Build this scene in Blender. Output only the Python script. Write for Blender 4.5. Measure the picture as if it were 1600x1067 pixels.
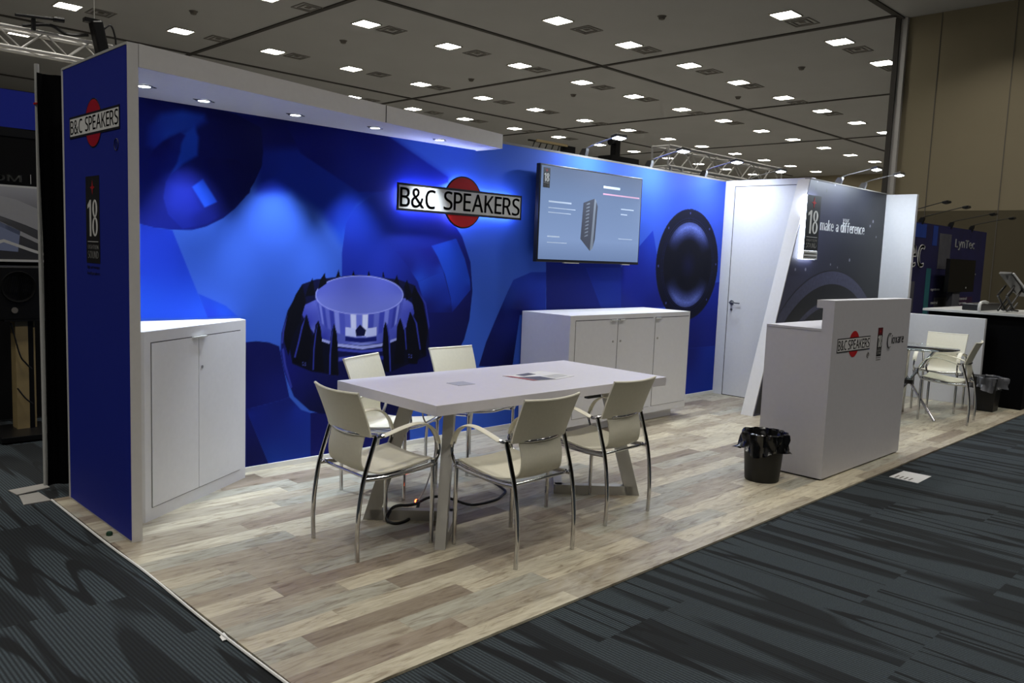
import bpy, bmesh, math, random, os
from mathutils import Vector, Matrix
for o in list(bpy.data.objects): bpy.data.objects.remove(o)
random.seed(7)
C = bpy.context.scene.collection
PI = math.pi
R = math.radians

# ------------------------------------------------------------------ camera
cam_d = bpy.data.cameras.new('camera'); cam = bpy.data.objects.new('camera', cam_d); C.objects.link(cam)
cam_d.sensor_width = 36.0; cam_d.lens = 36.0*1277.736/1600.0; cam_d.clip_end = 300; cam_d.clip_start = .05
def look(yaw, pitch, roll):
    cy, sy, cp, sp = math.cos(yaw), math.sin(yaw), math.cos(pitch), math.sin(pitch)
    f = Vector((sy*cp, cy*cp, -sp)); r = Vector((cy, -sy, 0)); u = r.cross(f)
    c, s = math.cos(roll), math.sin(roll)
    r2 = c*r+s*u; u2 = -s*r+c*u
    return Matrix((( r2.x, u2.x, -f.x), (r2.y, u2.y, -f.y), (r2.z, u2.z, -f.z))).to_4x4()
cam.matrix_world = Matrix.Translation((-1.4903, -5.0055, 1.516)) @ look(.786, .106, .039)
bpy.context.scene.camera = cam

# ------------------------------------------------------------------ view, world, lights of the hall
sc = bpy.context.scene
sc.view_settings.view_transform = 'Standard'; sc.view_settings.look = 'None'
sc.view_settings.exposure = 0.14; sc.view_settings.gamma = 1.0; sc.view_settings.use_curve_mapping = False
w = bpy.data.worlds.new('hall_world'); sc.world = w; w.use_nodes = True
w.node_tree.nodes['Background'].inputs[0].default_value = (.9, .92, 1, 1)
w.node_tree.nodes['Background'].inputs[1].default_value = 0.012
ZC = 7.6
def area(name, loc, size, power, col, rot=(0, 0, 0), size_y=None, spread=None):
    l = bpy.data.lights.new(name, 'AREA'); l.energy = power; l.color = col; l.size = size
    if size_y: l.shape = 'RECTANGLE'; l.size_y = size_y
    if spread: l.spread = spread
    o = bpy.data.objects.new(name, l); o.location = loc; o.rotation_euler = rot; C.objects.link(o); return o
WARM = (1.0, .955, .88)
for X in (-6.0, -3.1, -.15, 2.9, 5.85, 8.8, 11.7, 14.7, 17.4):     # the hall's ceiling panels behind and above the camera
    for Y in (.4, -4.4, -9.2):
        area('hall_panel_light', (X, Y, ZC-.05), .56, 36, WARM, spread=R(125))
for X in (-6.0, -3.1, -.15, 2.9, 5.8):
    for Y in (5.17, 9.95):
        area('hall_panel_light', (X, Y, ZC-.05), .56, 36, WARM, spread=R(125))

# ------------------------------------------------------------------ materials
def srgb(h):
    v = [int(h[i:i+2], 16)/255 for i in (0, 2, 4)]
    return tuple((c/12.92 if c <= .04045 else ((c+.055)/1.055)**2.4) for c in v)
def mat(name, col, rough=.5, metal=0, spec=.5, var=.04, scale=30, bump=0, coat=0, emit=None, estr=0):
    m = bpy.data.materials.new(name); m.use_nodes = True; nt = m.node_tree; b = nt.nodes['Principled BSDF']
    if isinstance(col, str): col = srgb(col)
    b.inputs['Roughness'].default_value = rough; b.inputs['Metallic'].default_value = metal
    b.inputs['Specular IOR Level'].default_value = spec; b.inputs['Coat Weight'].default_value = coat
    tc = nt.nodes.new('ShaderNodeTexCoord'); nz = nt.nodes.new('ShaderNodeTexNoise'); nz.inputs['Scale'].default_value = scale
    nt.links.new(tc.outputs['Object'], nz.inputs['Vector'])
    mx = nt.nodes.new('ShaderNodeMix'); mx.data_type = 'RGBA'
    mx.inputs[6].default_value = tuple(c*(1-var) for c in col)+(1,); mx.inputs[7].default_value = tuple(min(1, c*(1+var)) for c in col)+(1,)
    nt.links.new(nz.outputs[0], mx.inputs[0]); nt.links.new(mx.outputs[2], b.inputs['Base Color'])
    if bump:
        bp = nt.nodes.new('ShaderNodeBump'); bp.inputs['Strength'].default_value = bump; bp.inputs['Distance'].default_value = .002
        nt.links.new(nz.outputs[0], bp.inputs['Height']); nt.links.new(bp.outputs[0], b.inputs['Normal'])
    if emit:
        b.inputs['Emission Color'].default_value = (srgb(emit) if isinstance(emit, str) else emit)+(1,); b.inputs['Emission Strength'].default_value = estr
    return m
M = {}
M['white'] = mat('white_laminate', 'D6D6D8', .45)
M['white_matt'] = mat('white_painted_panel', 'CFCDCB', .6)
M['ventc'] = mat('grey_vent_grille', '8C8984', .7)
M['counter'] = mat('white_counter_laminate', 'C3C1C4', .5)
M['sign_print'] = mat('white_vinyl_print', 'F0F0EC', .5)
M['bounce_floor'] = mat('pale_bounce_floor', 'A3A099', .8, scale=2)
M['line'] = mat('dark_gap', '3A3835', .8)
M['bluewall'] = mat('blue_fabric_panel', '1B2A98', .62, spec=.25)
M['black'] = mat('black_plastic', '0B0B0C', .4)
M['blackm'] = mat('black_matt', '0A0A0B', .85, spec=.15)
M['drape'] = mat('black_drape', '060607', .95, spec=.1)
M['chrome'] = mat('polished_chrome', 'C9C9CC', .07, 1, var=.01)
M['steel'] = mat('brushed_steel', 'A9A9A9', .3, 1, var=.05)
M['greymetal'] = mat('grey_painted_steel', 'B4B2AC', .42, .15)
M['leather'] = mat('cream_leather', 'DCD8C5', .48, var=.05, scale=60, bump=.15)
M['tabletop'] = mat('white_tabletop', 'D6D3D8', .38)
M['alu'] = mat('truss_aluminium', 'CFCDC8', .38, .25)
M['red'] = mat('logo_red', 'B8141A', .4)
M['ink'] = mat('black_ink', '0C0C0E', .5)
M['sign'] = mat('sign_white', 'C2C2BE', .35)
M['silver'] = mat('silver_print', 'E2E2DE', .4)
M['liner'] = mat('black_bin_liner', '070708', .22, spec=.7, scale=18, bump=.9)
M['socket'] = mat('pale_grey_plate', 'A9ABB6', .5)
M['magred'] = mat('red_page_print', '8E1E2C', .5, var=.3, scale=40)
M['bin'] = mat('black_bin_plastic', '040404', .5)
M['paper'] = mat('white_paper', 'D8D8D8', .7)
M['wood'] = mat('pale_wood', 'A89468', .6, scale=12, var=.15)
M['beigewall'] = mat('beige_wall_vinyl', '9C927A', .8, spec=.2, var=.03, scale=2)
M['beigewall_shaded'] = mat('beige_wall_painted_shade', '615A48', .8, spec=.2, var=.05, scale=2)  # lower part of the beige wall, its shade painted in as a darker colour
M['lamp'] = mat('lit_led_lens', 'FFFFFF', .4, emit=(.88, .93, 1.0), estr=14)
M['halo'] = mat('led_backlight', 'FFFFFF', .4, emit=(.50, .58, 1.0), estr=30)
M['halo18'] = mat('led_side_light', 'FFFFFF', .4, emit=(.72, .80, 1.0), estr=12)
M['panel'] = mat('lit_ceiling_diffuser', 'FFFFFF', .5, emit=(1.0, .96, .87), estr=40)
M['lampframe'] = mat('white_light_trim', 'B8B4A8', .5)
M['vent'] = mat('dark_vent_metal', '6A6660', .7)
M['groove'] = mat('ceiling_joint', '4A4744', .9)
M['glow'] = mat('amber_indicator', 'FF3010', .4, emit=(1, .12, .03), estr=8)
M['cable'] = mat('black_cable', '0A0A0A', .5)
M['green'] = mat('green_cap', '123A22', .5)
M['screen'] = mat('lit_screen', '202830', .25, emit=(.30, .41, .58), estr=.62)
M['textw'] = mat('white_lettering', 'F2F2F2', .5, emit=(1, 1, 1), estr=.0)
M['purple'] = mat('navy_purple_banner', '1C1A4E', .7, var=.5, scale=3)
M['teal'] = mat('teal_banner_stripe', '2A7078', .7, var=.3, scale=4)
M['maroon'] = mat('maroon_banner', '3A1440', .7, var=.3, scale=4)
M['bannergrey'] = mat('grey_banner_image', '55555C', .7, var=.4, scale=6)

def attr_mat(name, rough=.6, gain=1.0, spec=.12):
    m = bpy.data.materials.new(name); m.use_nodes = True; nt = m.node_tree; b = nt.nodes['Principled BSDF']
    a = nt.nodes.new('ShaderNodeVertexColor'); a.layer_name = 'ink'
    nz = nt.nodes.new('ShaderNodeTexNoise'); nz.inputs['Scale'].default_value = 2
    nt.links.new(a.outputs[0], b.inputs['Base Color']); b.inputs['Roughness'].default_value = rough; b.inputs['Specular IOR Level'].default_value = spec
    return m
M['print'] = attr_mat('printed_graphic')

# nodes helper for the floor materials
def N(nt, t, **k):
    n = nt.nodes.new(t)
    for a, v in k.items():
        if a.startswith('i'): n.inputs[int(a[1:])].default_value = v
        else: setattr(n, a, v)
    return n
def math_(nt, op, a, b=None, c=None):
    n = nt.nodes.new('ShaderNodeMath'); n.operation = op
    for i, v in enumerate((a, b, c)):
        if v is None: continue
        if isinstance(v, (int, float)): n.inputs[i].default_value = v
        else: nt.links.new(v, n.inputs[i])
    return n.outputs[0]
def ramp(nt, fac, stops, interp='LINEAR'):
    r = nt.nodes.new('ShaderNodeValToRGB'); r.color_ramp.interpolation = interp
    el = r.color_ramp.elements
    while len(el) < len(stops): el.new(.5)
    for e, (p, c) in zip(el, stops): e.position = p; e.color = (srgb(c) if isinstance(c, str) else c)+(1,)
    nt.links.new(fac, r.inputs[0]); return r.outputs[0]

def plank_material():
    m = bpy.data.materials.new('vinyl_planks'); m.use_nodes = True; nt = m.node_tree; b = nt.nodes['Principled BSDF']; L = nt.links.new
    g = N(nt, 'ShaderNodeNewGeometry'); s = N(nt, 'ShaderNodeSeparateXYZ'); L(g.outputs['Position'], s.inputs[0])
    x, y = s.outputs[0], s.outputs[1]
    W, LEN = .124, .80
    row = math_(nt, 'FLOOR', math_(nt, 'DIVIDE', math_(nt, 'ADD', y, 50.035), W))
    wn = N(nt, 'ShaderNodeTexWhiteNoise', noise_dimensions='1D'); L(row, wn.inputs['W'])
    off = math_(nt, 'MULTIPLY', wn.outputs[0], LEN)
    xs = math_(nt, 'DIVIDE', math_(nt, 'ADD', math_(nt, 'ADD', x, 50), off), LEN)
    col = math_(nt, 'FLOOR', xs)
    cv = N(nt, 'ShaderNodeCombineXYZ'); L(row, cv.inputs[0]); L(col, cv.inputs[1])
    w2 = N(nt, 'ShaderNodeTexWhiteNoise', noise_dimensions='2D'); L(cv.outputs[0], w2.inputs['Vector'])
    rnd = w2.outputs[0]
    base = ramp(nt, rnd, [(0, '93887A'), (.09, 'ADA494'), (.24, 'B4B3A8'), (.38, 'C2BCAB'), (.52, 'CEC8B6'), (.66, 'B5AE9F'), (.80, 'D2CBB8'), (.92, '9E9284')], 'CONSTANT')
    gv = N(nt, 'ShaderNodeCombineXYZ')
    L(math_(nt, 'ADD', math_(nt, 'MULTIPLY', x, 2.4), math_(nt, 'MULTIPLY', rnd, 40)), gv.inputs[0]); L(math_(nt, 'MULTIPLY', y, 12), gv.inputs[1]); L(row, gv.inputs[2])
    n1 = N(nt, 'ShaderNodeTexNoise', i2=2.2, i3=6.0, i4=.62); L(gv.outputs[0], n1.inputs[0]); n1.inputs['Distortion'].default_value = 1.0
    f1 = ramp(nt, n1.outputs[0], [(.34, (.56, .50, .44)), (.45, (.88, .85, .80)), (.60, (1.04, 1.03, 1.0)), (.75, (1.15, 1.14, 1.10))])
    g2 = N(nt, 'ShaderNodeCombineXYZ'); L(math_(nt, 'MULTIPLY', x, 5), g2.inputs[0]); L(math_(nt, 'MULTIPLY', y, 60), g2.inputs[1]); L(rnd, g2.inputs[2])
    n2 = N(nt, 'ShaderNodeTexNoise', i2=1.6, i3=4.0, i4=.6); L(g2.outputs[0], n2.inputs[0])
    f2 = ramp(nt, n2.outputs[0], [(.3, (.84, .83, .82)), (.6, (1.03, 1.03, 1.03))])
    mu = N(nt, 'ShaderNodeMix', data_type='RGBA', blend_type='MULTIPLY'); mu.inputs[0].default_value = 1; L(base, mu.inputs[6]); L(f1, mu.inputs[7])
    mu2 = N(nt, 'ShaderNodeMix', data_type='RGBA', blend_type='MULTIPLY'); mu2.inputs[0].default_value = 1; L(mu.outputs[2], mu2.inputs[6]); L(f2, mu2.inputs[7])
    # thin seams
    fy = math_(nt, 'FRACT', math_(nt, 'DIVIDE', math_(nt, 'ADD', y, 50.035), W)); fx = math_(nt, 'FRACT', xs)
    sy = math_(nt, 'LESS_THAN', fy, .014); sx = math_(nt, 'LESS_THAN', fx, .0025)
    seam = math_(nt, 'MULTIPLY', math_(nt, 'MAXIMUM', sy, sx), .3)
    mu3 = N(nt, 'ShaderNodeMix', data_type='RGBA'); L(seam, mu3.inputs[0]); L(mu2.outputs[2], mu3.inputs[6]); mu3.inputs[7].default_value = (.2, .17, .14, 1)
    gm = N(nt, 'ShaderNodeMix', data_type='RGBA', blend_type='MULTIPLY'); gm.inputs[0].default_value = 1; L(mu3.outputs[2], gm.inputs[6]); gm.inputs[7].default_value = (.86, .86, .83, 1)
    L(gm.outputs[2], b.inputs['Base Color']); b.inputs['Roughness'].default_value = .42; b.inputs['Specular IOR Level'].default_value = .45
    return m
M['plank'] = plank_material()

def carpet_material():
    m = bpy.data.materials.new('carpet_tiles'); m.use_nodes = True; nt = m.node_tree; b = nt.nodes['Principled BSDF']; L = nt.links.new
    g = N(nt, 'ShaderNodeNewGeometry'); s = N(nt, 'ShaderNodeSeparateXYZ'); L(g.outputs['Position'], s.inputs[0])
    x, y = s.outputs[0], s.outputs[1]
    TX, TY = .61, 1.22
    tx = math_(nt, 'FLOOR', math_(nt, 'DIVIDE', math_(nt, 'ADD', x, 60), TX))
    w1 = N(nt, 'ShaderNodeTexWhiteNoise', noise_dimensions='1D'); L(tx, w1.inputs['W'])
    ty = math_(nt, 'FLOOR', math_(nt, 'DIVIDE', math_(nt, 'ADD', math_(nt, 'ADD', y, 60), math_(nt, 'MULTIPLY', w1.outputs[0], TY)), TY))
    cv = N(nt, 'ShaderNodeCombineXYZ'); L(tx, cv.inputs[0]); L(ty, cv.inputs[1])
    w2 = N(nt, 'ShaderNodeTexWhiteNoise', noise_dimensions='2D'); L(cv.outputs[0], w2.inputs['Vector'])
    # long blades of darker pile running along y, broken at the tile joints
    def blades(sx, sy, seed, lo, hi):
        v = N(nt, 'ShaderNodeCombineXYZ')
        L(math_(nt, 'MULTIPLY', x, sx), v.inputs[0]); L(math_(nt, 'ADD', math_(nt, 'MULTIPLY', y, sy), math_(nt, 'MULTIPLY', ty, 7.3)), v.inputs[1]); v.inputs[2].default_value = seed
        n = N(nt, 'ShaderNodeTexNoise', i2=1.0, i3=1.0, i4=.3); L(v.outputs[0], n.inputs[0])
        a = math_(nt, 'ABSOLUTE', math_(nt, 'SUBTRACT', n.outputs[0], .5))
        mr = N(nt, 'ShaderNodeMapRange'); L(a, mr.inputs[0]); mr.inputs[1].default_value = lo; mr.inputs[2].default_value = hi; mr.inputs[3].default_value = 1; mr.inputs[4].default_value = 0
        return mr.outputs[0]
    b1 = blades(7.0, .40, 3.1, .016, .028); b2 = blades(3.8, .34, 9.7, .040, .06)
    k = math_(nt, 'MAXIMUM', math_(nt, 'MULTIPLY', b1, .95), math_(nt, 'MULTIPLY', b2, .8))
    ribs = math_(nt, 'FRACT', math_(nt, 'MULTIPLY', x, 64))
    rv = N(nt, 'ShaderNodeMapRange'); L(math_(nt, 'ABSOLUTE', math_(nt, 'SUBTRACT', ribs, .5)), rv.inputs[0]); rv.inputs[1].default_value = .1; rv.inputs[2].default_value = .4
    fz = N(nt, 'ShaderNodeTexNoise', i2=160.0, i3=2.0); L(g.outputs['Position'], fz.inputs[0])
    rr = math_(nt, 'MULTIPLY', rv.outputs[0], math_(nt, 'MULTIPLY', fz.outputs[0], 1.5))
    light = N(nt, 'ShaderNodeMix', data_type='RGBA'); L(rr, light.inputs[0]); light.inputs[6].default_value = (.020, .024, .027, 1); light.inputs[7].default_value = (.074, .098, .112, 1)
    big = N(nt, 'ShaderNodeTexNoise', i2=.8, i3=2.0); L(g.outputs['Position'], big.inputs[0])
    tone = math_(nt, 'ADD', math_(nt, 'MULTIPLY', w2.outputs[0], .22), math_(nt, 'MULTIPLY', big.outputs[0], .25))
    lt = N(nt, 'ShaderNodeMix', data_type='RGBA'); L(tone, lt.inputs[0]); L(light.outputs[2], lt.inputs[6]); lt.inputs[7].default_value = (.03, .034, .038, 1)
    fin = N(nt, 'ShaderNodeMix', data_type='RGBA'); L(k, fin.inputs[0]); L(lt.outputs[2], fin.inputs[6]); fin.inputs[7].default_value = (.0135, .0145, .0155, 1)
    L(fin.outputs[2], b.inputs['Base Color']); b.inputs['Roughness'].default_value = .95; b.inputs['Specular IOR Level'].default_value = .12
    return m
M['carpet'] = carpet_material()

def ceiling_material():
    m = mat('painted_ceiling', 'B8B8B8', .9, spec=.1, var=.06, scale=.6)
    return m
M['ceil'] = ceiling_material()


M['bluewall_print'] = mat('printed_blue_panel', '2B5FD0', .6, spec=.25, var=.06, scale=.8)
M['bluewall_dim'] = mat('dim_blue_print', '1A3F9A', .7, var=.3, scale=5)
M['steel_matt'] = mat('matt_steel_plate', '9C9A95', .55, .3)
M['maroon_red'] = mat('dark_red_print', '5A0A14', .5)
M['liner2'] = mat('grey_bin_liner', '55565A', .3, spec=.6, scale=20, bump=.6)
M['dark_photo'] = mat('dark_printed_photo', '4A4A5C', .6, var=.5, scale=25)
M['slide_dark'] = mat('slide_dark_shape', '20242E', .5, emit=(.035, .04, .06), estr=1)
M['slide_mid'] = mat('slide_mid_shape', '555C68', .5, emit=(.10, .12, .15), estr=1)
M['slide_text'] = mat('slide_pale_text', '9098A4', .5, emit=(.235, .30, .40), estr=1)
M['slide_red'] = mat('slide_pink_text', '906070', .5, emit=(.27, .22, .33), estr=1)
M['slide_light'] = mat('pale_print', '9A9A9C', .6)
M['brochure_img'] = mat('brochure_print', '9A6A72', .5, var=.8, scale=14)
M['mural_ring'] = mat('mural_slate_ring', '3C3D54', .5, var=.5, scale=26)
M['mural_edge'] = mat('mural_ring_edge', '15151F', .5)
M['mural_dark'] = mat('mural_dark_ring', '101118', .5, var=.6, scale=30)
M['mural_cone'] = mat('mural_cone', '26273A', .5, var=.3, scale=12)
def gradient_mat(name, stops, axis, lo, hi, emit=0, rough=.5, drops=False):
    m = bpy.data.materials.new(name); m.use_nodes = True; nt = m.node_tree; b = nt.nodes['Principled BSDF']; L = nt.links.new
    tc = N(nt, 'ShaderNodeTexCoord'); s = N(nt, 'ShaderNodeSeparateXYZ'); L(tc.outputs['Object'], s.inputs[0])
    mr = N(nt, 'ShaderNodeMapRange'); L(s.outputs[axis], mr.inputs[0]); mr.inputs[1].default_value = lo; mr.inputs[2].default_value = hi
    c = ramp(nt, mr.outputs[0], stops)
    if drops:
        v = N(nt, 'ShaderNodeTexVoronoi'); v.inputs['Scale'].default_value = 8; L(tc.outputs['Object'], v.inputs['Vector'])
        k = ramp(nt, v.outputs['Distance'], [(0, (1, 1, 1)), (.13, (.9, .9, .9)), (.18, (0, 0, 0))])
        w_ = N(nt, 'ShaderNodeTexWhiteNoise', noise_dimensions='3D'); L(v.outputs['Position'], w_.inputs['Vector'])
        kk = math_(nt, 'MULTIPLY', k, math_(nt, 'GREATER_THAN', w_.outputs[0], .38))
        mx = N(nt, 'ShaderNodeMix', data_type='RGBA'); L(math_(nt, 'MULTIPLY', kk, .85), mx.inputs[0]); L(c, mx.inputs[6])
        w3 = ramp(nt, w_.outputs[0], [(0, (.01, .01, .015)), (.72, (.01, .01, .015)), (.73, (.26, .26, .32))], 'CONSTANT'); L(w3, mx.inputs[7]); c = mx.outputs[2]
    b.inputs['Roughness'].default_value = rough
    if emit: b.inputs['Base Color'].default_value = (.01, .01, .012, 1)
    else: L(c, b.inputs['Base Color'])
    if emit: L(c, b.inputs['Emission Color']); b.inputs['Emission Strength'].default_value = emit
    return m
M['screen_grad'] = gradient_mat('lit_slide', [(0, '64799F'), (.25, '7C93BC'), (.7, '7087AE'), (1, '647492')], 2, 0, .84, emit=1.0, rough=.2)
M['mural'] = gradient_mat('mural_print', [(0, '3C3C52'), (.30, '303146'), (.6, '1C1E2A'), (1, '0C0D11')], 0, -1.4, 1.45, drops=True)
M['car_grad'] = gradient_mat('car_print', [(0, '2A2A2C'), (.5, '4A4A4C'), (1, 'A0A0A4')], 2, 1.318, 1.9)
g_ = bpy.data.materials.new('clear_glass'); g_.use_nodes = True; gb = g_.node_tree.nodes['Principled BSDF']
gb.inputs['Transmission Weight'].default_value = 1; gb.inputs['Roughness'].default_value = .01; gb.inputs['IOR'].default_value = 1.45; gb.inputs['Base Color'].default_value = (.86, .96, .93, 1)
M['glass'] = g_

# ------------------------------------------------------------------ mesh tools
class MB:
    def __init__(s): s.bm = bmesh.new()
    def box(s, c, d, rot=None):
        r = bmesh.ops.create_cube(s.bm, size=1)['verts']
        Mx = Matrix.Translation(c) @ (rot or Matrix()) @ Matrix.Diagonal((d[0], d[1], d[2], 1))
        bmesh.ops.transform(s.bm, matrix=Mx, verts=r); return s
    def box2(s, a, b): return s.box([(a[i]+b[i])/2 for i in range(3)], [abs(b[i]-a[i]) for i in range(3)])
    def prism(s, pts, v):        # pts 3D polygon, extruded by vector v
        n = len(pts); v = Vector(v)
        A = [s.bm.verts.new(p) for p in pts]; B = [s.bm.verts.new(Vector(p)+v) for p in pts]
        s.bm.faces.new(A[::-1]); s.bm.faces.new(B)
        for i in range(n): s.bm.faces.new((A[i], A[(i+1) % n], B[(i+1) % n], B[i]))
        return s
    def cyl(s, a, b, r, r2=None, n=16, cap=True):
        a, b = Vector(a), Vector(b); d = (b-a); L = d.length
        v = bmesh.ops.create_cone(s.bm, cap_ends=cap, segments=n, radius1=r, radius2=r if r2 is None else r2, depth=L)['verts']
        q = d.normalized().to_track_quat('Z', 'Y').to_matrix().to_4x4()
        bmesh.ops.transform(s.bm, matrix=Matrix.Translation((a+b)/2) @ q, verts=v); return s
    def tube(s, pts, r, n=10, sub=6, flat=None, closed=False):
        P = spline([Vector(p) for p in pts], sub, closed) if sub > 1 else [Vector(p) for p in pts]
        m = len(P); rings = []
        up = Vector((0, 0, 1)); prev = None
        for i in range(m):
            t = (P[(i+1) % m]-P[i-1] if closed else P[min(i+1, m-1)]-P[max(i-1, 0)]).normalized()
            if prev is None:
                a = t.cross(up)
                if a.length < .1: a = t.cross(Vector((1, 0, 0)))
            else: a = prev-t*prev.dot(t)
            a.normalize(); b2 = t.cross(a); prev = a
            ra, rb = (r, r) if flat is None else flat
            rings.append([s.bm.verts.new(P[i]+a*math.cos(2*PI*k/n)*ra+b2*math.sin(2*PI*k/n)*rb) for k in range(n)])
        for i in range(m if closed else m-1):
            A, B = rings[i], rings[(i+1) % m]
            for k in range(n): s.bm.faces.new((A[k], A[(k+1) % n], B[(k+1) % n], B[k]))
        if not closed: s.bm.faces.new(rings[0][::-1]); s.bm.faces.new(rings[-1])
        return s
    def lathe(s, prof, c=(0, 0, 0), n=32, caps=True):
        rings = []
        for (r, z) in prof:
            rings.append([s.bm.verts.new((c[0]+r*math.cos(2*PI*k/n), c[1]+r*math.sin(2*PI*k/n), c[2]+z)) for k in range(n)])
        for i in range(len(prof)-1):
            for k in range(n): s.bm.faces.new((rings[i][k], rings[i][(k+1) % n], rings[i+1][(k+1) % n], rings[i+1][k]))
        if caps and prof[0][0] > 1e-4: s.bm.faces.new(rings[0][::-1])
        if caps and prof[-1][0] > 1e-4: s.bm.faces.new(rings[-1])
        return s
    def sheet(s, grid, th):      # grid of points -> thick sheet
        nv, nu = len(grid), len(grid[0])
        P = [[Vector(p) for p in r] for r in grid]
        def nrm(i, j):
            a = P[min(i+1, nv-1)][j]-P[max(i-1, 0)][j]; b = P[i][min(j+1, nu-1)]-P[i][max(j-1, 0)]
            return a.cross(b).normalized()
        T = [[s.bm.verts.new(P[i][j]+nrm(i, j)*th/2) for j in range(nu)] for i in range(nv)]
        B = [[s.bm.verts.new(P[i][j]-nrm(i, j)*th/2) for j in range(nu)] for i in range(nv)]
        F = s.bm.faces.new
        for i in range(nv-1):
            for j in range(nu-1):
                F((T[i][j], T[i+1][j], T[i+1][j+1], T[i][j+1])); F((B[i][j], B[i][j+1], B[i+1][j+1], B[i+1][j]))
        for i in range(nv-1):
            F((T[i][0], B[i][0], B[i+1][0], T[i+1][0])); F((T[i][-1], T[i+1][-1], B[i+1][-1], B[i][-1]))
        for j in range(nu-1):
            F((T[0][j], T[0][j+1], B[0][j+1], B[0][j])); F((T[-1][j], B[-1][j], B[-1][j+1], T[-1][j+1]))
        return s
    def build(s, name, m, parent=None, smooth=False, bevel=0):
        if bevel:
            bmesh.ops.bevel(s.bm, geom=[e for e in s.bm.edges if len(e.link_faces) == 2 and e.calc_face_angle(0) > .6], offset=bevel, segments=2, affect='EDGES', profile=.5)
        bmesh.ops.recalc_face_normals(s.bm, faces=s.bm.faces)
        me = bpy.data.meshes.new(name); s.bm.to_mesh(me); s.bm.free()
        me.materials.append(M[m] if isinstance(m, str) else m)
        if smooth:
            me.polygons.foreach_set('use_smooth', [True]*len(me.polygons))
            try: me.set_sharp_from_angle(angle=R(42))
            except Exception: pass
        o = bpy.data.objects.new(name, me); C.objects.link(o)
        if parent: o.parent = parent
        return o
def spline(P, sub, closed=False):
    out = []; n = len(P)
    for i in range(n if closed else n-1):
        g = (lambda k: P[k % n]) if closed else (lambda k: P[max(0, min(n-1, k))])
        a, b, c, d = g(i-1), g(i), g(i+1), g(i+2)
        for k in range(sub):
            t = k/sub
            out.append(.5*((2*b)+(c-a)*t+(2*a-5*b+4*c-d)*t*t+(3*b-a-3*c+d)*t*t*t))
    if not closed: out.append(P[-1])
    return out
def tag(o, label=None, cat=None, group=None, kind=None):
    if label: o['label'] = label
    if cat: o['category'] = cat
    if group: o['group'] = group
    if kind: o['kind'] = kind
    return o
def thing(name, label, cat, loc=(0, 0, 0), rz=0, group=None):
    o = bpy.data.objects.new(name, None); C.objects.link(o); o.location = loc; o.rotation_euler = (0, 0, rz); o.empty_display_size = .1
    return tag(o, label, cat, group)
def copy_tree(o, parent=None):
    c = o.copy(); C.objects.link(c); c.parent = parent
    for ch in list(o.children): copy_tree(ch, c)
    return c
def struct(o): o['kind'] = 'structure'; return o
GLY = {}
FONT = None
try:
    p = os.path.join(bpy.utils.system_resource('DATAFILES'), 'fonts', 'NotoSansMath-Regular.woff2')
    FONT = bpy.data.fonts.load(p)
except Exception as e: FONT = None
def text(name, body, m, w, h, origin, ux, uz, parent, depth=.001, bold=0, sp=1.0, label=None):
    """lettering fitted into a w x h box whose lower left corner is origin; ux, uz are the reading and up directions"""
    me = bpy.data.meshes.new(name); big = bmesh.new(); pen = 0.0
    for ch in body:
        if ch == ' ': pen += .27; continue
        key = 'glyph_'+ch
        if key not in GLY:
            cu = bpy.data.curves.new(key, 'FONT'); cu.body = ch; cu.size = 1; cu.extrude = 0; cu.resolution_u = 3
            if FONT: cu.font = FONT
            t = bpy.data.objects.new(key, cu); C.objects.link(t)
            dg = bpy.context.evaluated_depsgraph_get(); GLY[key] = bpy.data.meshes.new_from_object(t.evaluated_get(dg)); bpy.data.objects.remove(t)
        gm = GLY[key]; gx = [v.co.x for v in gm.vertices]; lo_, hi_ = min(gx), max(gx)
        n0 = len(big.verts); big.from_mesh(gm); big.verts.ensure_lookup_table()
        for v in big.verts[n0:]: v.co.x += pen-lo_
        pen += hi_-lo_+.085*sp
    big.to_mesh(me); big.free()
    xs = [v.co.x for v in me.vertices]; ys = [v.co.y for v in me.vertices]
    x0, x1, y0, y1 = min(xs), max(xs), min(ys), max(ys)
    ux, uz = Vector(ux), Vector(uz); nn = ux.cross(uz); org = Vector(origin)
    for v in me.vertices:
        a, b2 = (v.co.x-x0)/(x1-x0)*w, (v.co.y-y0)/(y1-y0)*h
        v.co = org+ux*a+uz*b2
    bm = bmesh.new(); bm.from_mesh(me)
    if bold:      # heavier strokes
        g0 = bm.verts[:]+bm.edges[:]+bm.faces[:]
        for k_, j_ in ((-1, 0), (1, 0), (0, .4), (0, -.4)):
            d_ = bmesh.ops.duplicate(bm, geom=g0)['geom']
            nn_ = ux.cross(uz)*(.00006*(2+k_+2.5*j_))
            bmesh.ops.translate(bm, vec=ux*(k_*bold*h)+uz*(j_*bold*h)+nn_, verts=[g for g in d_ if isinstance(g, bmesh.types.BMVert)])
    r = bmesh.ops.extrude_face_region(bm, geom=bm.faces[:])
    bmesh.ops.translate(bm, vec=nn*depth, verts=[g for g in r['geom'] if isinstance(g, bmesh.types.BMVert)])
    bmesh.ops.recalc_face_normals(bm, faces=bm.faces)
    bm.to_mesh(me); bm.free(); me.name = name
    me.materials.clear(); me.materials.append(M[m])
    o = bpy.data.objects.new(name, me); C.objects.link(o); o.parent = parent
    if label: o['label'] = label
    return o
def settle(root, loc):
    """stand a thing that was modelled in place on its own base point"""
    loc = Vector(loc)
    def walk(o):
        for c in o.children:
            if c.type == 'MESH': c.data.transform(Matrix.Translation(-loc))
            walk(c)
    walk(root); root.location = loc
    return root

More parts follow.
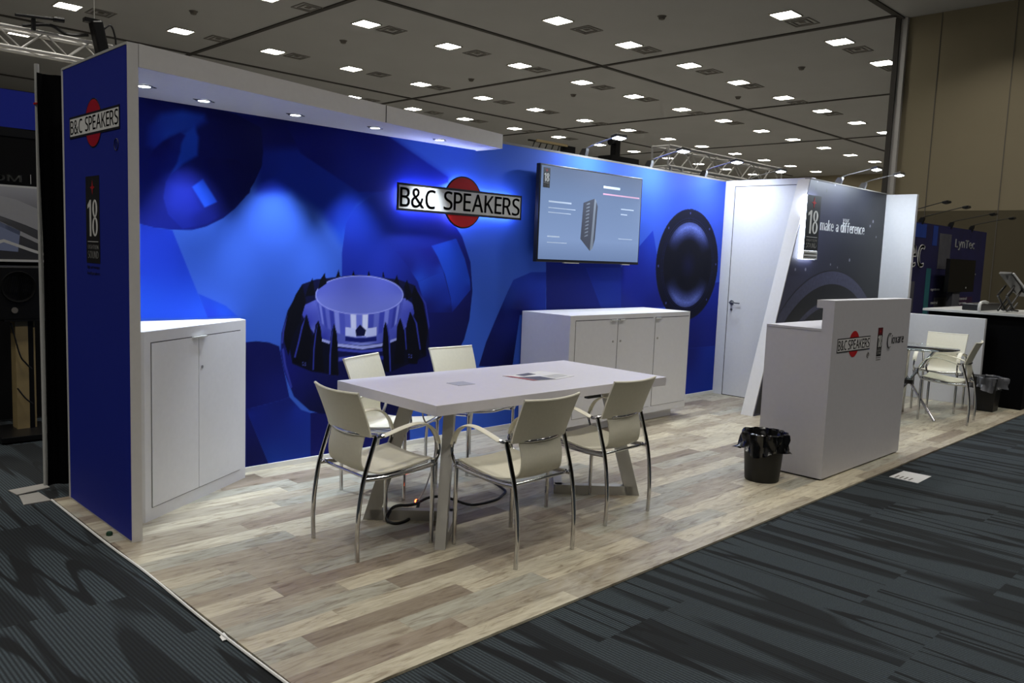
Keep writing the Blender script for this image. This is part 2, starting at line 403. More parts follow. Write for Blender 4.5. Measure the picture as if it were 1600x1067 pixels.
# ------------------------------------------------------------------ the hall
struct(MB().box2((-30, -22, -.06), (60, 46, -.012)).build('floor', 'carpet'))
struct(MB().box2((-30, 3.0, -.011), (60, 46, -.009)).build('floor', 'bounce_floor'))  # unseen pale floor behind the booth, added to bounce light onto the ceiling
struct(MB().box2((-30, -22, ZC), (60, 46, ZC+.1)).build('ceiling', 'ceil'))
struct(MB().box2((-30, 45, -.06), (60, 45.2, ZC)).build('wall_back', 'beigewall'))
struct(MB().box2((52.8, -22, -.06), (53, 46, ZC)).build('wall_far', 'beigewall'))
struct(MB().box2((-30, -22, -.06), (-29.8, 46, ZC)).build('wall_left', 'beigewall'))
struct(MB().box2((-30, -22.2, -.06), (60, -22, ZC)).build('wall_front', 'beigewall'))
struct(MB().box2((19.7, -22, 2.95), (19.95, 2.95, ZC)).build('wall_right', 'beigewall'))
struct(MB().box2((19.7, -22, -.06), (19.95, 2.95, 2.95)).build('wall_right', 'beigewall_shaded'))
t = MB()
for y in (-4.5, -1.9, .62, 2.2): t.box2((19.69, y-.008, -.01), (19.7, y+.008, ZC))
struct(t.build('trim_1', 'vent'))
struct(MB().box2((19.6, 2.95, -.01), (19.95, 3.1, ZC)).build('trim_2', 'white_matt'))
struct(MB().box2((19.55, 3.1, -.01), (19.95, 3.22, ZC)).build('trim_3', 'groove'))
k = 4
for (a, b) in (((-28, 12.12), (52, 12.26)), ((-28, 21.9), (52, 22.04)), ((-28, 3.02), (19.6, 3.16)), ((-28, 31.6), (52, 31.8)),
               ((10.2, 3.1), (10.34, 44)), ((19.22, 3.1), (19.36, 44)), ((28.3, 3.1), (28.44, 44)), ((1.3, 3.1), (1.44, 44)), ((37.4, 3.1), (37.54, 44))):
    struct(MB().box2((a[0], a[1], ZC-.03), (b[0], b[1], ZC-.001)).build('trim_%d' % k, 'groove')); k += 1

LX = [5.82, 8.83, 11.76, 14.68, 17.7, 20.8, 23.8, 27.0, 30.2, 33.5, 36.6, 40.0, 43.3, 46.6, 50.1]
LY = [5.15, 9.92, 14.3, 19.4, 23.85]
rows = [(5.15, 4, 8), (9.92, 3, 15), (14.3, 1, 15), (19.4, 0, 15), (23.85, 0, 1), (23.85, 4, 15)]
ordn = ['first', 'second', 'third', 'fourth', 'fifth', 'sixth', 'seventh', 'eighth', 'ninth', 'tenth', 'eleventh', 'twelfth', 'thirteenth', 'fourteenth', 'fifteenth']
rown = {5.15: 'nearest, rightmost row', 9.92: 'second row from the right', 14.3: 'middle row', 19.4: 'fourth row from the right', 23.85: 'farthest row'}
proto = None; pv = None
def ceiling_light():
    r = thing('ceiling_light', None, 'ceiling light', group='lit ceiling panels of the hall')
    f = MB()
    for sx in (-1, 1): f.box((sx*.29, 0, -.012), (.03, .61, .024)); f.box((0, sx*.29, -.012), (.55, .03, .024))
    f.build('frame', 'lampframe', r)
    MB().box((0, 0, -.008), (.55, .55, .012)).build('diffuser', 'panel', r)
    return r
def ceiling_vent():
    r = thing('ceiling_vent', None, 'ceiling vent', group='square vents beside the ceiling lights')
    f = MB()
    for h, z in ((.30, -.01), (.19, -.018)):
        for sx in (-1, 1): f.box((sx*h, 0, z), (.03, 2*h+.03, .02)); f.box((0, sx*h, z), (2*h-.03, .03, .02))
    f.build('louvre', 'ventc', r); MB().box((0, 0, -.006), (.14, .14, .01)).build('core', 'vent', r)
    return r
for (yy, i0, i1) in rows:
    for i in range(i0, i1):
        o = ceiling_light() if proto is None else copy_tree(proto)
        proto = proto or o
        o.location = (LX[i], yy, ZC); n = i-i0 if not (yy == 23.85 and i > 1) else i-3
        o['label'] = 'lit square ceiling panel, %s from the left in the %s' % (ordn[n], rown[yy])
        if i < 9:
            v = ceiling_vent() if pv is None else copy_tree(pv)
            pv = pv or v
            v.location = (LX[i]+1.12+(.0 if i % 2 else -.3), yy-.03, ZC)
            v['label'] = 'dark square air vent right of the %s light in the %s' % (ordn[n], rown[yy])
spr = None
for (X, Y) in ((12.4, 16.4), (18.2, 17.2), (22.3, 16.0), (23.0, 7.3), (16.0, 7.6), (26.0, 11.2), (8.2, 17.1)):
    if spr is None:
        spr = tag(MB().lathe([(0, -.10), (.07, -.08), (.09, -.03), (.12, 0)], n=16).build('smoke_detector', 'vent', smooth=True), 'small dark round detector on the grey hall ceiling', 'smoke detector', 'round detectors on the ceiling'); o = spr
    else: o = spr.copy(); C.objects.link(o)
    o.location = (X, Y, ZC)

# ------------------------------------------------------------------ raised booth floor
fl = MB(); fl.prism([(-.08, .12, -.011), (-.085, -2.765, -.011), (9.55, -2.735, -.011), (9.55, .12, -.011)], (0, 0, .011))
o = fl.build('plank_floor', 'plank')
tag(o, 'weathered wood-look plank flooring laid under the whole booth', 'booth floor', kind='structure')
e = MB(); e.tube([(-.088, .12, -.004), (-.093, -.8, -.004), (-.087, -1.3, -.003), (-.1, -2.0, -.003), (-.091, -2.765, -.004)], .006, n=6)
tag(e.build('edging_strip', 'silver'), 'thin torn silver edging along the left edge of plank floor', 'floor edging')

# ------------------------------------------------------------------ booth walls
H = 2.44
# back wall
bw = thing('back_wall', 'long blue printed booth back wall with giant driver and woofer pictures', 'booth wall')
MB().box2((.055, .0, 0), (6.86, .08, H)).build('panel', 'bluewall_print', bw)
MB().box2((.055, -.004, H-.012), (6.86, .084, H+.006)).build('top_rail', 'vent', bw)
MB().box2((.055, -.012, 0), (6.86, 0, .035)).build('base_strip', 'silver', bw)
import numpy as np
def printed(parent, polys, x0, x1, z0, z1, y, step, base, name, extra=None):
    """fabric print: every shape of the printed artwork is inked into a fine grid of the panel, with crisp or soft outline"""
    nx, nz = int((x1-x0)/step)+1, int((z1-z0)/step)+1
    xs = np.linspace(x0, x1, nx); zs = np.linspace(z0, z1, nz)
    X, Z = np.meshgrid(xs, zs); A = np.zeros((nz, nx, 3)); A[:] = base(X, Z)
    hx = lambda c: np.array([int(c[i:i+2], 16)/255 for i in (0, 2, 4)])
    for soft, P, cols in polys:
        P = np.array(P); m = soft*1.5+step
        i0, i1 = np.searchsorted(xs, P[:, 0].min()-m), np.searchsorted(xs, P[:, 0].max()+m)
        j0, j1 = np.searchsorted(zs, P[:, 1].min()-m), np.searchsorted(zs, P[:, 1].max()+m)
        if i1 <= i0 or j1 <= j0: continue
        gx, gz = X[j0:j1, i0:i1], Z[j0:j1, i0:i1]
        ins = np.zeros(gx.shape, bool); dist = np.full(gx.shape, 1e9); n = len(P)
        for k in range(n):
            ax, az = P[k]; bx, bz = P[(k+1) % n]
            if az != bz: ins ^= ((az > gz) != (bz > gz)) & (gx < (bx-ax)*(gz-az)/(bz-az)+ax)
            dx, dz = bx-ax, bz-az; L2 = dx*dx+dz*dz+1e-12
            t = np.clip(((gx-ax)*dx+(gz-az)*dz)/L2, 0, 1)
            dist = np.minimum(dist, np.hypot(gx-ax-t*dx, gz-az-t*dz))
        sd = np.where(ins, dist, -dist); al = np.clip(.5+sd/soft, 0, 1); al = (al*al*(3-2*al))[..., None]
        if isinstance(cols, str): c = hx(cols)
        else:
            W = 0; S = 0
            for p, h in zip(P, cols):
                w_ = 1/((gx-p[0])**2+(gz-p[1])**2+4e-4)**1.3; W = W+w_; S = S+w_[..., None]*hx(h)
            c = S/W[..., None]
        A[j0:j1, i0:i1] = A[j0:j1, i0:i1]*(1-al)+c*al
    if extra: extra(X, Z, A)
    A = np.clip(A, 0, 1)**np.array([1.22, 1.2, 1.12])
    A = np.where(A <= .04045, A/12.92, ((np.clip(A, 0, 1)+.055)/1.055)**2.4)
    V = np.stack([X, np.full_like(X, y), Z], -1).reshape(-1, 3).astype(np.float32)
    I = np.arange(nx*nz).reshape(nz, nx); F = np.stack([I[:-1, :-1], I[:-1, 1:], I[1:, 1:], I[1:, :-1]], -1).reshape(-1, 4).astype(np.int32)
    me = bpy.data.meshes.new(name); me.vertices.add(len(V)); me.vertices.foreach_set('co', V.ravel())
    me.loops.add(F.size); me.loops.foreach_set('vertex_index', F.ravel())
    me.polygons.add(len(F)); me.polygons.foreach_set('loop_start', np.arange(0, F.size, 4, dtype=np.int32)); me.polygons.foreach_set('loop_total', np.full(len(F), 4, np.int32))
    me.update(); at = me.color_attributes.new('ink', 'FLOAT_COLOR', 'POINT')
    at.data.foreach_set('color', np.concatenate([A.reshape(-1, 3), np.ones((nx*nz, 1))], 1).astype(np.float32).ravel())
    me.materials.append(M['print']); o = bpy.data.objects.new(name, me); C.objects.link(o); o.parent = parent; return o
PRINT=[(0.1,[(1.112,2.402),(2.06,2.379),(2.738,2.099),(2.613,1.975),(2.128,1.936),(1.907,1.818),(1.773,1.548),(1.592,1.761),(1.369,1.875),(1.115,1.854)],['141C6A','182888','1B30A0','1D34A4','1D36A8','2040B0','2854C4','1D3AA8','1C38A4','1A2E90']),(0.1,[(0.384,2.346),(1.583,2.367),(1.585,2.195),(0.382,2.054)],['151C6C','121860','141C6C','18248A']),(0.02,[(2.06,2.379),(2.738,2.099),(2.74,2.059),(2.364,1.955),(1.905,1.918),(1.438,2.136),(1.293,2.368)],['161F78','1A2E98','1B30A0','1D34A8','1A2C94','16207C','121A68']),(0.006,[(0.355,2.323),(0.465,2.354),(0.709,2.35),(0.971,2.331),(1.151,2.266),(1.162,2.115),(1.153,2.022),(1.103,1.917),(1.037,1.813),(0.972,1.74),(0.893,1.674),(0.783,1.616),(0.692,1.589),(0.559,1.586),(0.459,1.592),(0.383,1.609),(0.322,1.648),(0.328,2.238)],['1A2880','151D6C','141A60','12185A','12185A','12185A','121858','131A5C','141C60','161E68','182070','1A2478','1C2888','1E2C90','1E2C90','1C2A88','1C2A88','1A2880']),(0.06,[(0.436,2.185),(0.506,2.264),(0.635,2.304),(0.768,2.295),(0.784,2.254),(0.693,2.191),(0.562,2.131),(0.476,2.051),(0.421,2.072)],['1F36A0','2248B4','2450BC','2450B8','1E38A0','2248B0','2450BC','1F3CA8','1C3098']),(0.03,[(0.627,2.154),(0.708,2.222),(0.735,2.153),(0.726,2.044),(0.634,1.981),(0.546,1.887),(0.575,1.963),(0.619,2.053)],['2450C0','2450C0','2450C0','2450C4','2450C4','2450BC','2248B4','2450C0']),(0.018,[(0.434,1.977),(0.462,2.049),(0.519,2.105),(0.62,2.167),(0.652,2.157),(0.619,2.096),(0.604,1.995),(0.546,1.889),(0.503,1.843),(0.447,1.88)],['182280','151C70','141A68','16207A','1A2888','1A2888','1C2C90','1C2C90','182280','182280']),(0.008,[(0.532,1.871),(0.575,1.928),(0.641,1.977),(0.723,2.019),(0.814,2.042),(0.972,2.048),(1.103,2.002),(1.07,1.846),(0.94,1.73),(0.783,1.631),(0.632,1.593),(0.545,1.675),(0.517,1.773)],['2434A0','22309A','1A2680','161E6C','141A62','12185A','12185A','141A5C','161E68','1C2884','22329A','24349E','26369E']),(0.07,[(0.56,1.848),(0.692,1.859),(0.753,1.718),(0.632,1.652),(0.545,1.733)],['2838A8','26349E','22309A','26369E','2838A8']),(0.014,[(0.692,1.852),(0.76,1.906),(0.853,1.772),(0.771,1.731)],['2A58D0','2450C0','2A56CC','2E5CD4']),(0.007,[(0.383,1.609),(0.459,1.592),(0.57,1.582),(0.79,1.044),(0.368,1.049)],['2440B4','2543B8','2848C4','2C5AD0','2C5CD4']),(0.007,[(0.79,1.044),(0.729,1.197),(0.909,1.118),(0.991,1.047)],['2848C0','2A52C8','2A58CC','2A58CC']),(0.007,[(1.044,0.874),(1.121,0.879),(1.214,0.866),(1.289,0.836),(1.37,0.48),(1.312,0.464),(1.046,0.426)],['141A5E','12185A','12185A','12185A','1A2474','1A2474','18206C']),(0.007,[(1.046,0.426),(1.312,0.464),(1.37,0.48),(1.461,0.381),(1.615,0.318),(1.62,0.005),(1.225,0.02),(1.069,0.389)],['18206C','1A2878','1A2878','20389A','20409E','1D3C94','1E4098','1D3090']),(0.007,[(1.046,0.46),(1.069,0.389),(1.225,0.016),(1.048,0.022)],['161C66','181E68','161C5E','141A58']),(0.007,[(1.537,0.35),(2.418,0.278),(2.428,-0.03),(1.542,0.007)],['171C66','171C66','171C66','181E6C']),(0.007,[(1.778,1.276),(1.774,1.48),(1.802,1.685),(1.88,1.803),(2.016,1.904),(2.244,1.983),(2.488,1.94),(2.75,1.811),(2.905,1.641),(3.004,1.438),(3.036,1.202),(3.012,0.965),(2.962,0.807),(2.897,0.705),(2.799,0.58),(2.41,0.532),(1.791,0.581)],['2236A4','2338A4','2440B0','2444B4','2340AC','1F34A0','1E2E98','1B2688','1A2680','1A2478','181E68','151A5A','151A5A','151A5A','151A5A','171C60','1D2A88']),(0.007,[(2.589,1.558),(2.837,1.624),(2.846,1.618),(2.939,1.469),(3.006,1.294),(3.014,1.213),(2.823,1.032),(2.803,1.149),(2.735,1.336),(2.656,1.476)],['2448B8','2450C0','2450C0','2450BC','2450BC','1F3CA0','1C2E88','2246B0','2450BC','2450BC']),(0.007,[(2.244,1.506),(2.581,1.544),(2.656,1.462),(2.715,1.364),(2.465,1.277),(2.357,1.4)],['1F2E94','1C2484','1A2480','2444AC','2A50BC','1D2A88']),(0.007,[(2.465,1.277),(2.715,1.364),(2.799,1.149),(2.823,1.032),(2.563,1.038)],['2A50BC','2444AC','1E389C','18226C','1A2474']),(0.007,[(3.507,1.299),(3.727,1.368),(3.917,1.371),(3.932,0.996),(3.603,0.992),(3.534,0.528),(3.137,0.572),(3.209,0.769),(3.318,0.972),(3.443,1.195)],['2444AC','2646B0','2646B0','2240A4','1A2474','12164E','141A5C','141C60','182474','20409C']),(0.007,[(3.872,2.076),(4.941,2.161),(5.039,1.021),(3.939,1.031)],['1F3CA8','2040B0','1E2C84','1C2878']),(0.007,[(4.465,1.42),(5.004,1.428),(5.039,1.021),(4.736,1.015)],['22389C','223CA0','223C9C','2240A0']),(0.007,[(5.004,1.428),(5.505,1.817),(5.814,1.02),(5.04,1.009)],['20309A','2444B8','202C88','1E2C84']),(0.007,[(5.8,1.157),(6.873,1.297),(6.895,0.553),(6.23,0.552)],['1E2C8C','2038A4','1E2E90','1B267C']),(0.007,[(6.23,0.552),(6.895,0.553),(6.941,-0.055),(6.244,-0.046)],['1B267C','2040A8','2044AC','1E3CA0']),(0.007,[(1.461,1.257),(1.565,1.29),(1.899,1.326),(2.277,1.294),(2.427,1.253),(2.516,1.138),(2.577,0.928),(2.598,0.791),(2.589,0.617),(2.546,0.496),(2.503,0.375),(2.384,0.251),(1.617,0.336),(1.529,0.368),(1.405,0.48),(1.35,0.605),(1.331,0.66),(1.301,0.791),(1.305,0.919),(1.35,1.077)],['0E1238','101440','101440','101440','0E1238','0E1238','0C1030','101644','14195A','14195A','12165A','0E1240','0E1240','10164A','161C60','1A2070','1A2078','1A2070','101440','0C1030']),(0.007,[(1.446,1.075),(1.487,1.117),(1.567,1.149),(2.341,1.152),(2.409,1.115),(2.449,1.054),(2.392,0.959),(2.334,0.901),(2.29,0.854),(2.189,0.823),(1.965,0.805),(1.75,0.833),(1.621,0.873),(1.558,0.914),(1.495,0.987)],['4A52B4','5E66C0','6A72C8','6A72C8','6068C0','4048A8','4850B0','7078CC','4850B0','5860B8','8890D4','6068B8','3840A0','7078C8','4048A8']),(0.007,[(1.352,0.895),(1.446,1.021),(1.495,0.976),(1.523,0.964),(1.543,0.903),(1.561,0.899),(1.583,0.929),(1.628,0.861),(1.692,0.83),(1.75,0.816),(1.757,0.6),(1.537,0.645),(1.39,0.71)],'080B26'),(0.007,[(2.153,0.813),(2.247,0.826),(2.29,0.854),(2.336,0.912),(2.363,0.899),(2.398,0.995),(2.466,1.005),(2.557,0.843),(2.57,0.693),(2.402,0.642),(2.217,0.589),(2.159,0.599)],'080B26'),(0.014,[(1.563,1.168),(1.566,1.152),(1.594,1.023),(1.591,1.044)],'3A449C'),(0.014,[(1.566,1.152),(1.576,1.135),(1.604,1.003),(1.594,1.023)],'7078CC'),(0.014,[(1.576,1.135),(1.593,1.119),(1.619,0.982),(1.604,1.003)],'4A54B0'),(0.014,[(1.593,1.119),(1.615,1.104),(1.64,0.963),(1.619,0.982)],'8088D4'),(0.014,[(1.615,1.104),(1.643,1.09),(1.667,0.945),(1.64,0.963)],'4650AC'),(0.014,[(1.643,1.09),(1.677,1.077),(1.698,0.928),(1.667,0.945)],'6870C4'),(0.014,[(1.677,1.077),(1.716,1.065),(1.734,0.913),(1.698,0.928)],'4048A4'),(0.014,[(1.716,1.065),(1.759,1.056),(1.774,0.9),(1.734,0.913)],'8890D8'),(0.014,[(1.759,1.056),(1.805,1.048),(1.818,0.89),(1.774,0.9)],'5860BC'),(0.014,[(1.805,1.048),(1.854,1.042),(1.864,0.882),(1.818,0.89)],'6870C8'),(0.014,[(1.854,1.042),(1.906,1.038),(1.911,0.877),(1.864,0.882)],'D0D4F4'),(0.014,[(1.906,1.038),(1.958,1.037),(1.96,0.875),(1.911,0.877)],'7880D0'),(0.014,[(1.958,1.037),(2.011,1.038),(2.009,0.876),(1.96,0.875)],'D8DCF8'),(0.014,[(2.011,1.038),(2.062,1.042),(2.057,0.88),(2.009,0.876)],'5058B4'),(0.014,[(2.062,1.042),(2.112,1.048),(2.102,0.887),(2.057,0.88)],'7078C8'),(0.014,[(2.112,1.048),(2.159,1.056),(2.146,0.897),(2.102,0.887)],'4850B0'),(0.014,[(2.159,1.056),(2.201,1.066),(2.185,0.909),(2.146,0.897)],'8088D4'),(0.014,[(2.201,1.066),(2.239,1.079),(2.22,0.925),(2.185,0.909)],'5058B4'),(0.014,[(2.239,1.079),(2.271,1.093),(2.249,0.942),(2.22,0.925)],'3E46A0'),(0.014,[(2.271,1.093),(2.297,1.109),(2.273,0.962),(2.249,0.942)],'8890D4'),(0.014,[(2.297,1.109),(2.316,1.126),(2.29,0.983),(2.273,0.962)],'4A52A8'),(0.014,[(2.316,1.126),(2.327,1.143),(2.3,1.005),(2.29,0.983)],'6A72C4'),(0.014,[(2.327,1.143),(2.33,1.162),(2.303,1.027),(2.3,1.005)],'343C98'),(0.007,[(1.813,0.949),(1.907,0.934),(1.909,0.871),(1.815,0.886)],'C4CAF2'),(0.007,[(1.992,0.931),(2.086,0.939),(2.088,0.875),(1.993,0.867)],'C4CAF2'),(0.007,[(1.901,0.923),(1.94,0.962),(1.992,0.919),(1.979,0.877),(1.908,0.88)],'0A0E3C'),(0.007,[(1.815,0.881),(1.909,0.865),(1.991,0.862),(2.088,0.869),(2.089,0.834),(1.95,0.829),(1.815,0.847)],'1C2470'),(0.007,[(1.621,0.873),(1.75,0.833),(1.965,0.802),(2.132,0.814),(2.29,0.854),(2.291,0.836),(2.133,0.791),(1.965,0.778),(1.751,0.81),(1.622,0.853)],'A8AEE4'),(0.007,[(1.751,0.799),(1.965,0.771),(2.154,0.778),(2.155,0.754),(1.966,0.751),(1.751,0.779)],'4A52B0'),(0.007,[(1.751,0.774),(1.966,0.746),(2.155,0.751),(2.159,0.599),(1.97,0.566),(1.761,0.6)],'12164C'),(0.02,[(1.759,0.731),(1.885,0.735),(1.885,0.709),(1.759,0.702)],'5058B0'),(0.02,[(2.05,0.725),(2.156,0.718),(2.157,0.689),(2.05,0.695)],'3A429C'),(0.007,[(2.33,1.176),(2.325,1.152),(2.31,1.13),(2.286,1.108),(2.253,1.089),(2.211,1.072),(2.163,1.058),(2.11,1.047),(2.052,1.039),(1.992,1.035),(1.932,1.035),(1.872,1.038),(1.815,1.045),(1.761,1.055),(1.712,1.067),(1.668,1.082),(1.631,1.1),(1.602,1.119),(1.58,1.139),(1.567,1.16),(1.563,1.181),(1.567,1.203),(1.579,1.224),(1.6,1.244),(1.629,1.262),(1.665,1.279),(1.708,1.293),(1.756,1.305),(1.809,1.314),(1.866,1.319),(1.925,1.322),(1.986,1.32),(2.045,1.316),(2.103,1.307),(2.157,1.296),(2.205,1.281),(2.248,1.264),(2.282,1.244),(2.308,1.222),(2.324,1.199)],'A4AAE6'),(0.007,[(2.321,1.176),(2.316,1.154),(2.302,1.132),(2.278,1.112),(2.245,1.093),(2.205,1.077),(2.158,1.064),(2.106,1.053),(2.049,1.046),(1.991,1.042),(1.932,1.042),(1.873,1.045),(1.817,1.051),(1.764,1.061),(1.716,1.073),(1.674,1.087),(1.637,1.103),(1.609,1.121),(1.588,1.141),(1.575,1.161),(1.57,1.181),(1.574,1.202),(1.586,1.222),(1.607,1.241),(1.635,1.258),(1.67,1.274),(1.712,1.288),(1.76,1.299),(1.812,1.307),(1.868,1.313),(1.926,1.315),(1.985,1.314),(2.043,1.309),(2.099,1.301),(2.152,1.29),(2.199,1.276),(2.241,1.259),(2.274,1.241),(2.299,1.22),(2.315,1.198)],['7880CC','7880CC','7880CC','7880CC','7880CC','7880CC','7880CC','7880CC','7880CC','7880CC','7880CC','7880CC','7880CC','7880CC','7880CC','7880CC','7880CC','7880CC','7880CC','7880CC','656DC4','656DC4','656DC4','656DC4','656DC4','656DC4','656DC4','656DC4','656DC4','656DC4','656DC4','656DC4','656DC4','656DC4','656DC4','656DC4','656DC4','656DC4','656DC4','656DC4']),(0.005,[(1.54,1.301),(1.563,1.181),(1.483,1.171),(1.504,1.236)],'060818'),(0.005,[(1.459,1.257),(1.491,1.139),(1.447,0.999),(1.388,0.894),(1.36,0.766),(1.329,0.854),(1.323,0.918),(1.351,1.045),(1.408,1.183)],'060818'),(0.005,[(1.636,1.336),(1.653,1.263),(1.584,1.219),(1.602,1.29)],'060818'),(0.005,[(1.749,1.36),(1.763,1.313),(1.726,1.304)],'060818'),(0.005,[(1.874,1.356),(1.888,1.318),(1.861,1.32)],'060818'),(0.005,[(2.006,1.358),(2.021,1.319),(1.996,1.321)],'060818'),(0.005,[(2.136,1.357),(2.15,1.307),(2.127,1.314)],'060818'),(0.005,[(2.262,1.33),(2.294,1.241),(2.239,1.273)],'060818'),(0.005,[(2.359,1.295),(2.415,1.163),(2.356,1.134),(2.332,1.235)],'060818'),(0.005,[(2.435,1.253),(2.524,1.114),(2.576,0.891),(2.56,0.744),(2.486,0.87),(2.426,1.079),(2.407,1.175)],'060818'),(0.005,[(1.497,1.05),(1.517,0.986),(1.534,0.876),(1.528,0.756),(1.5,0.679),(1.39,0.721),(1.407,0.807),(1.436,0.892),(1.461,0.994)],'060818'),(0.005,[(1.591,1.004),(1.61,0.95),(1.624,0.839),(1.632,0.727),(1.64,0.635),(1.54,0.65),(1.538,0.755),(1.551,0.865),(1.569,0.974)],'060818'),(0.005,[(1.719,0.978),(1.741,0.912),(1.753,0.81),(1.758,0.674),(1.765,0.6),(1.683,0.61),(1.677,0.702),(1.683,0.814),(1.699,0.925)],'060818'),(0.005,[(2.166,0.978),(2.189,0.918),(2.215,0.762),(2.225,0.592),(2.169,0.604),(2.145,0.766),(2.148,0.919)],'060818'),(0.005,[(2.304,1.003),(2.336,0.925),(2.357,0.803),(2.352,0.646),(2.249,0.647),(2.271,0.807),(2.276,0.939)],'060818'),(0.005,[(2.396,1.049),(2.439,0.994),(2.486,0.87),(2.502,0.722),(2.479,0.635),(2.391,0.641),(2.359,0.851),(2.369,0.959)],'060818'),(0.005,[(2.457,1.036),(2.511,0.967),(2.554,0.843),(2.559,0.694),(2.514,0.721),(2.485,0.895)],'060818'),(0.008,[(1.715,0.969),(1.695,0.88),(1.684,0.747),(1.684,0.612),(1.695,0.611),(1.696,0.746),(1.705,0.88)],'4048A4'),(0.008,[(1.492,1.041),(1.457,0.967),(1.434,0.87),(1.402,0.753),(1.414,0.75),(1.444,0.859),(1.467,0.955)],'4048A4'),(0.008,[(1.587,0.995),(1.566,0.908),(1.552,0.799),(1.549,0.655),(1.559,0.655),(1.563,0.798),(1.575,0.908)],'4048A4'),(0.008,[(2.174,0.966),(2.197,0.858),(2.216,0.595),(2.228,0.594),(2.211,0.858),(2.186,0.953)],'4048A4'),(0.008,[(2.404,1.043),(2.452,0.957),(2.5,0.747),(2.512,0.746),(2.468,0.956)],'4048A4'),(0.008,[(2.443,1.235),(2.54,1.101),(2.585,0.903),(2.593,0.928),(2.549,1.113)],'4048A4'),(0.008,[(1.348,1.045),(1.314,0.94),(1.306,0.855),(1.318,0.854),(1.326,0.939)],'4048A4'),(0.008,[(2.31,0.997),(2.345,0.912),(2.365,0.754),(2.374,0.754),(2.357,0.912)],'4048A4'),(0.008,[(1.324,0.822),(1.343,0.703),(1.392,0.547),(1.38,0.537),(1.329,0.693),(1.309,0.812)],'4048A4'),(0.006,[(1.466,0.718),(1.476,0.718),(1.476,0.709),(1.466,0.709)],'5A60A8'),(0.006,[(1.486,0.713),(1.495,0.712),(1.496,0.703),(1.486,0.704)],'5A60A8'),(0.006,[(1.469,0.701),(1.478,0.7),(1.479,0.691),(1.469,0.692)],'5A60A8'),(0.006,[(1.486,0.697),(1.496,0.697),(1.496,0.688),(1.486,0.688)],'5A60A8'),(0.006,[(2.389,0.719),(2.401,0.718),(2.401,0.708),(2.389,0.709)],'5A60A8'),(0.006,[(2.413,0.713),(2.425,0.712),(2.426,0.702),(2.414,0.703)],'5A60A8'),(0.006,[(2.392,0.699),(2.405,0.698),(2.405,0.689),(2.393,0.689)],'5A60A8'),(0.006,[(2.414,0.695),(2.426,0.695),(2.426,0.685),(2.414,0.686)],'5A60A8')]
def wall_base(X, Z):
    a = np.array([.27, .42, .79]); b = np.array([.26, .37, .78]); t = np.clip((X-4.5)/2, 0, 1)[..., None]
    return a*(1-t)+b*t
def woofer(X, Z, A):
    """printed woofer on the right end of the wall"""
    cx, cz, r = 6.195, 1.475, .605
    q = np.hypot(X-cx, Z-cz)/r; s = (Z-cz)/np.maximum(q*r, 1e-6); rs = np.random.RandomState(3); gr = rs.rand(*X.shape)
    def put(mask, c, soft=None):
        A[mask] = A[mask]*0+np.array(c)
    put(q < 1.0, (.13, .14, .30)); put(q < .985, (.07, .08, .17)); put(q < .84, (.10, .12, .26)); put(q < .825, (.05, .05, .12)); put(q < .80, (.12, .14, .28)); put(q < .785, (.05, .055, .13))
    m = q < .77
    k = np.clip((np.abs(s)-.40)/.5, 0, 1)**1.0*np.clip(1-np.abs(q-.68)/.24, 0, 1)**.9*np.clip((.775-q)/.02, 0, 1)
    k = k*(.85+.3*gr); lo = np.array([.045, .05, .12]); hi = np.array([.44, .49, .76])
    c = lo+(hi-lo)*k[..., None]
    core = np.clip(1-q/.28, 0, 1)[..., None]*np.array([.04, .04, .12])
    A[m] = (c+core)[m]
    for a in range(8):
        an = math.radians(a*45+2); d = np.hypot(X-cx-.925*r*math.cos(an), Z-cz-.925*r*math.sin(an)); A[d < .012] = (.30, .32, .55)
printed(bw, PRINT, .056, 6.858, .036, H-.013, -.002, .0062, wall_base, 'printed_picture', woofer)['label'] = 'giant printed compression driver and woofer over dark blue swirls'

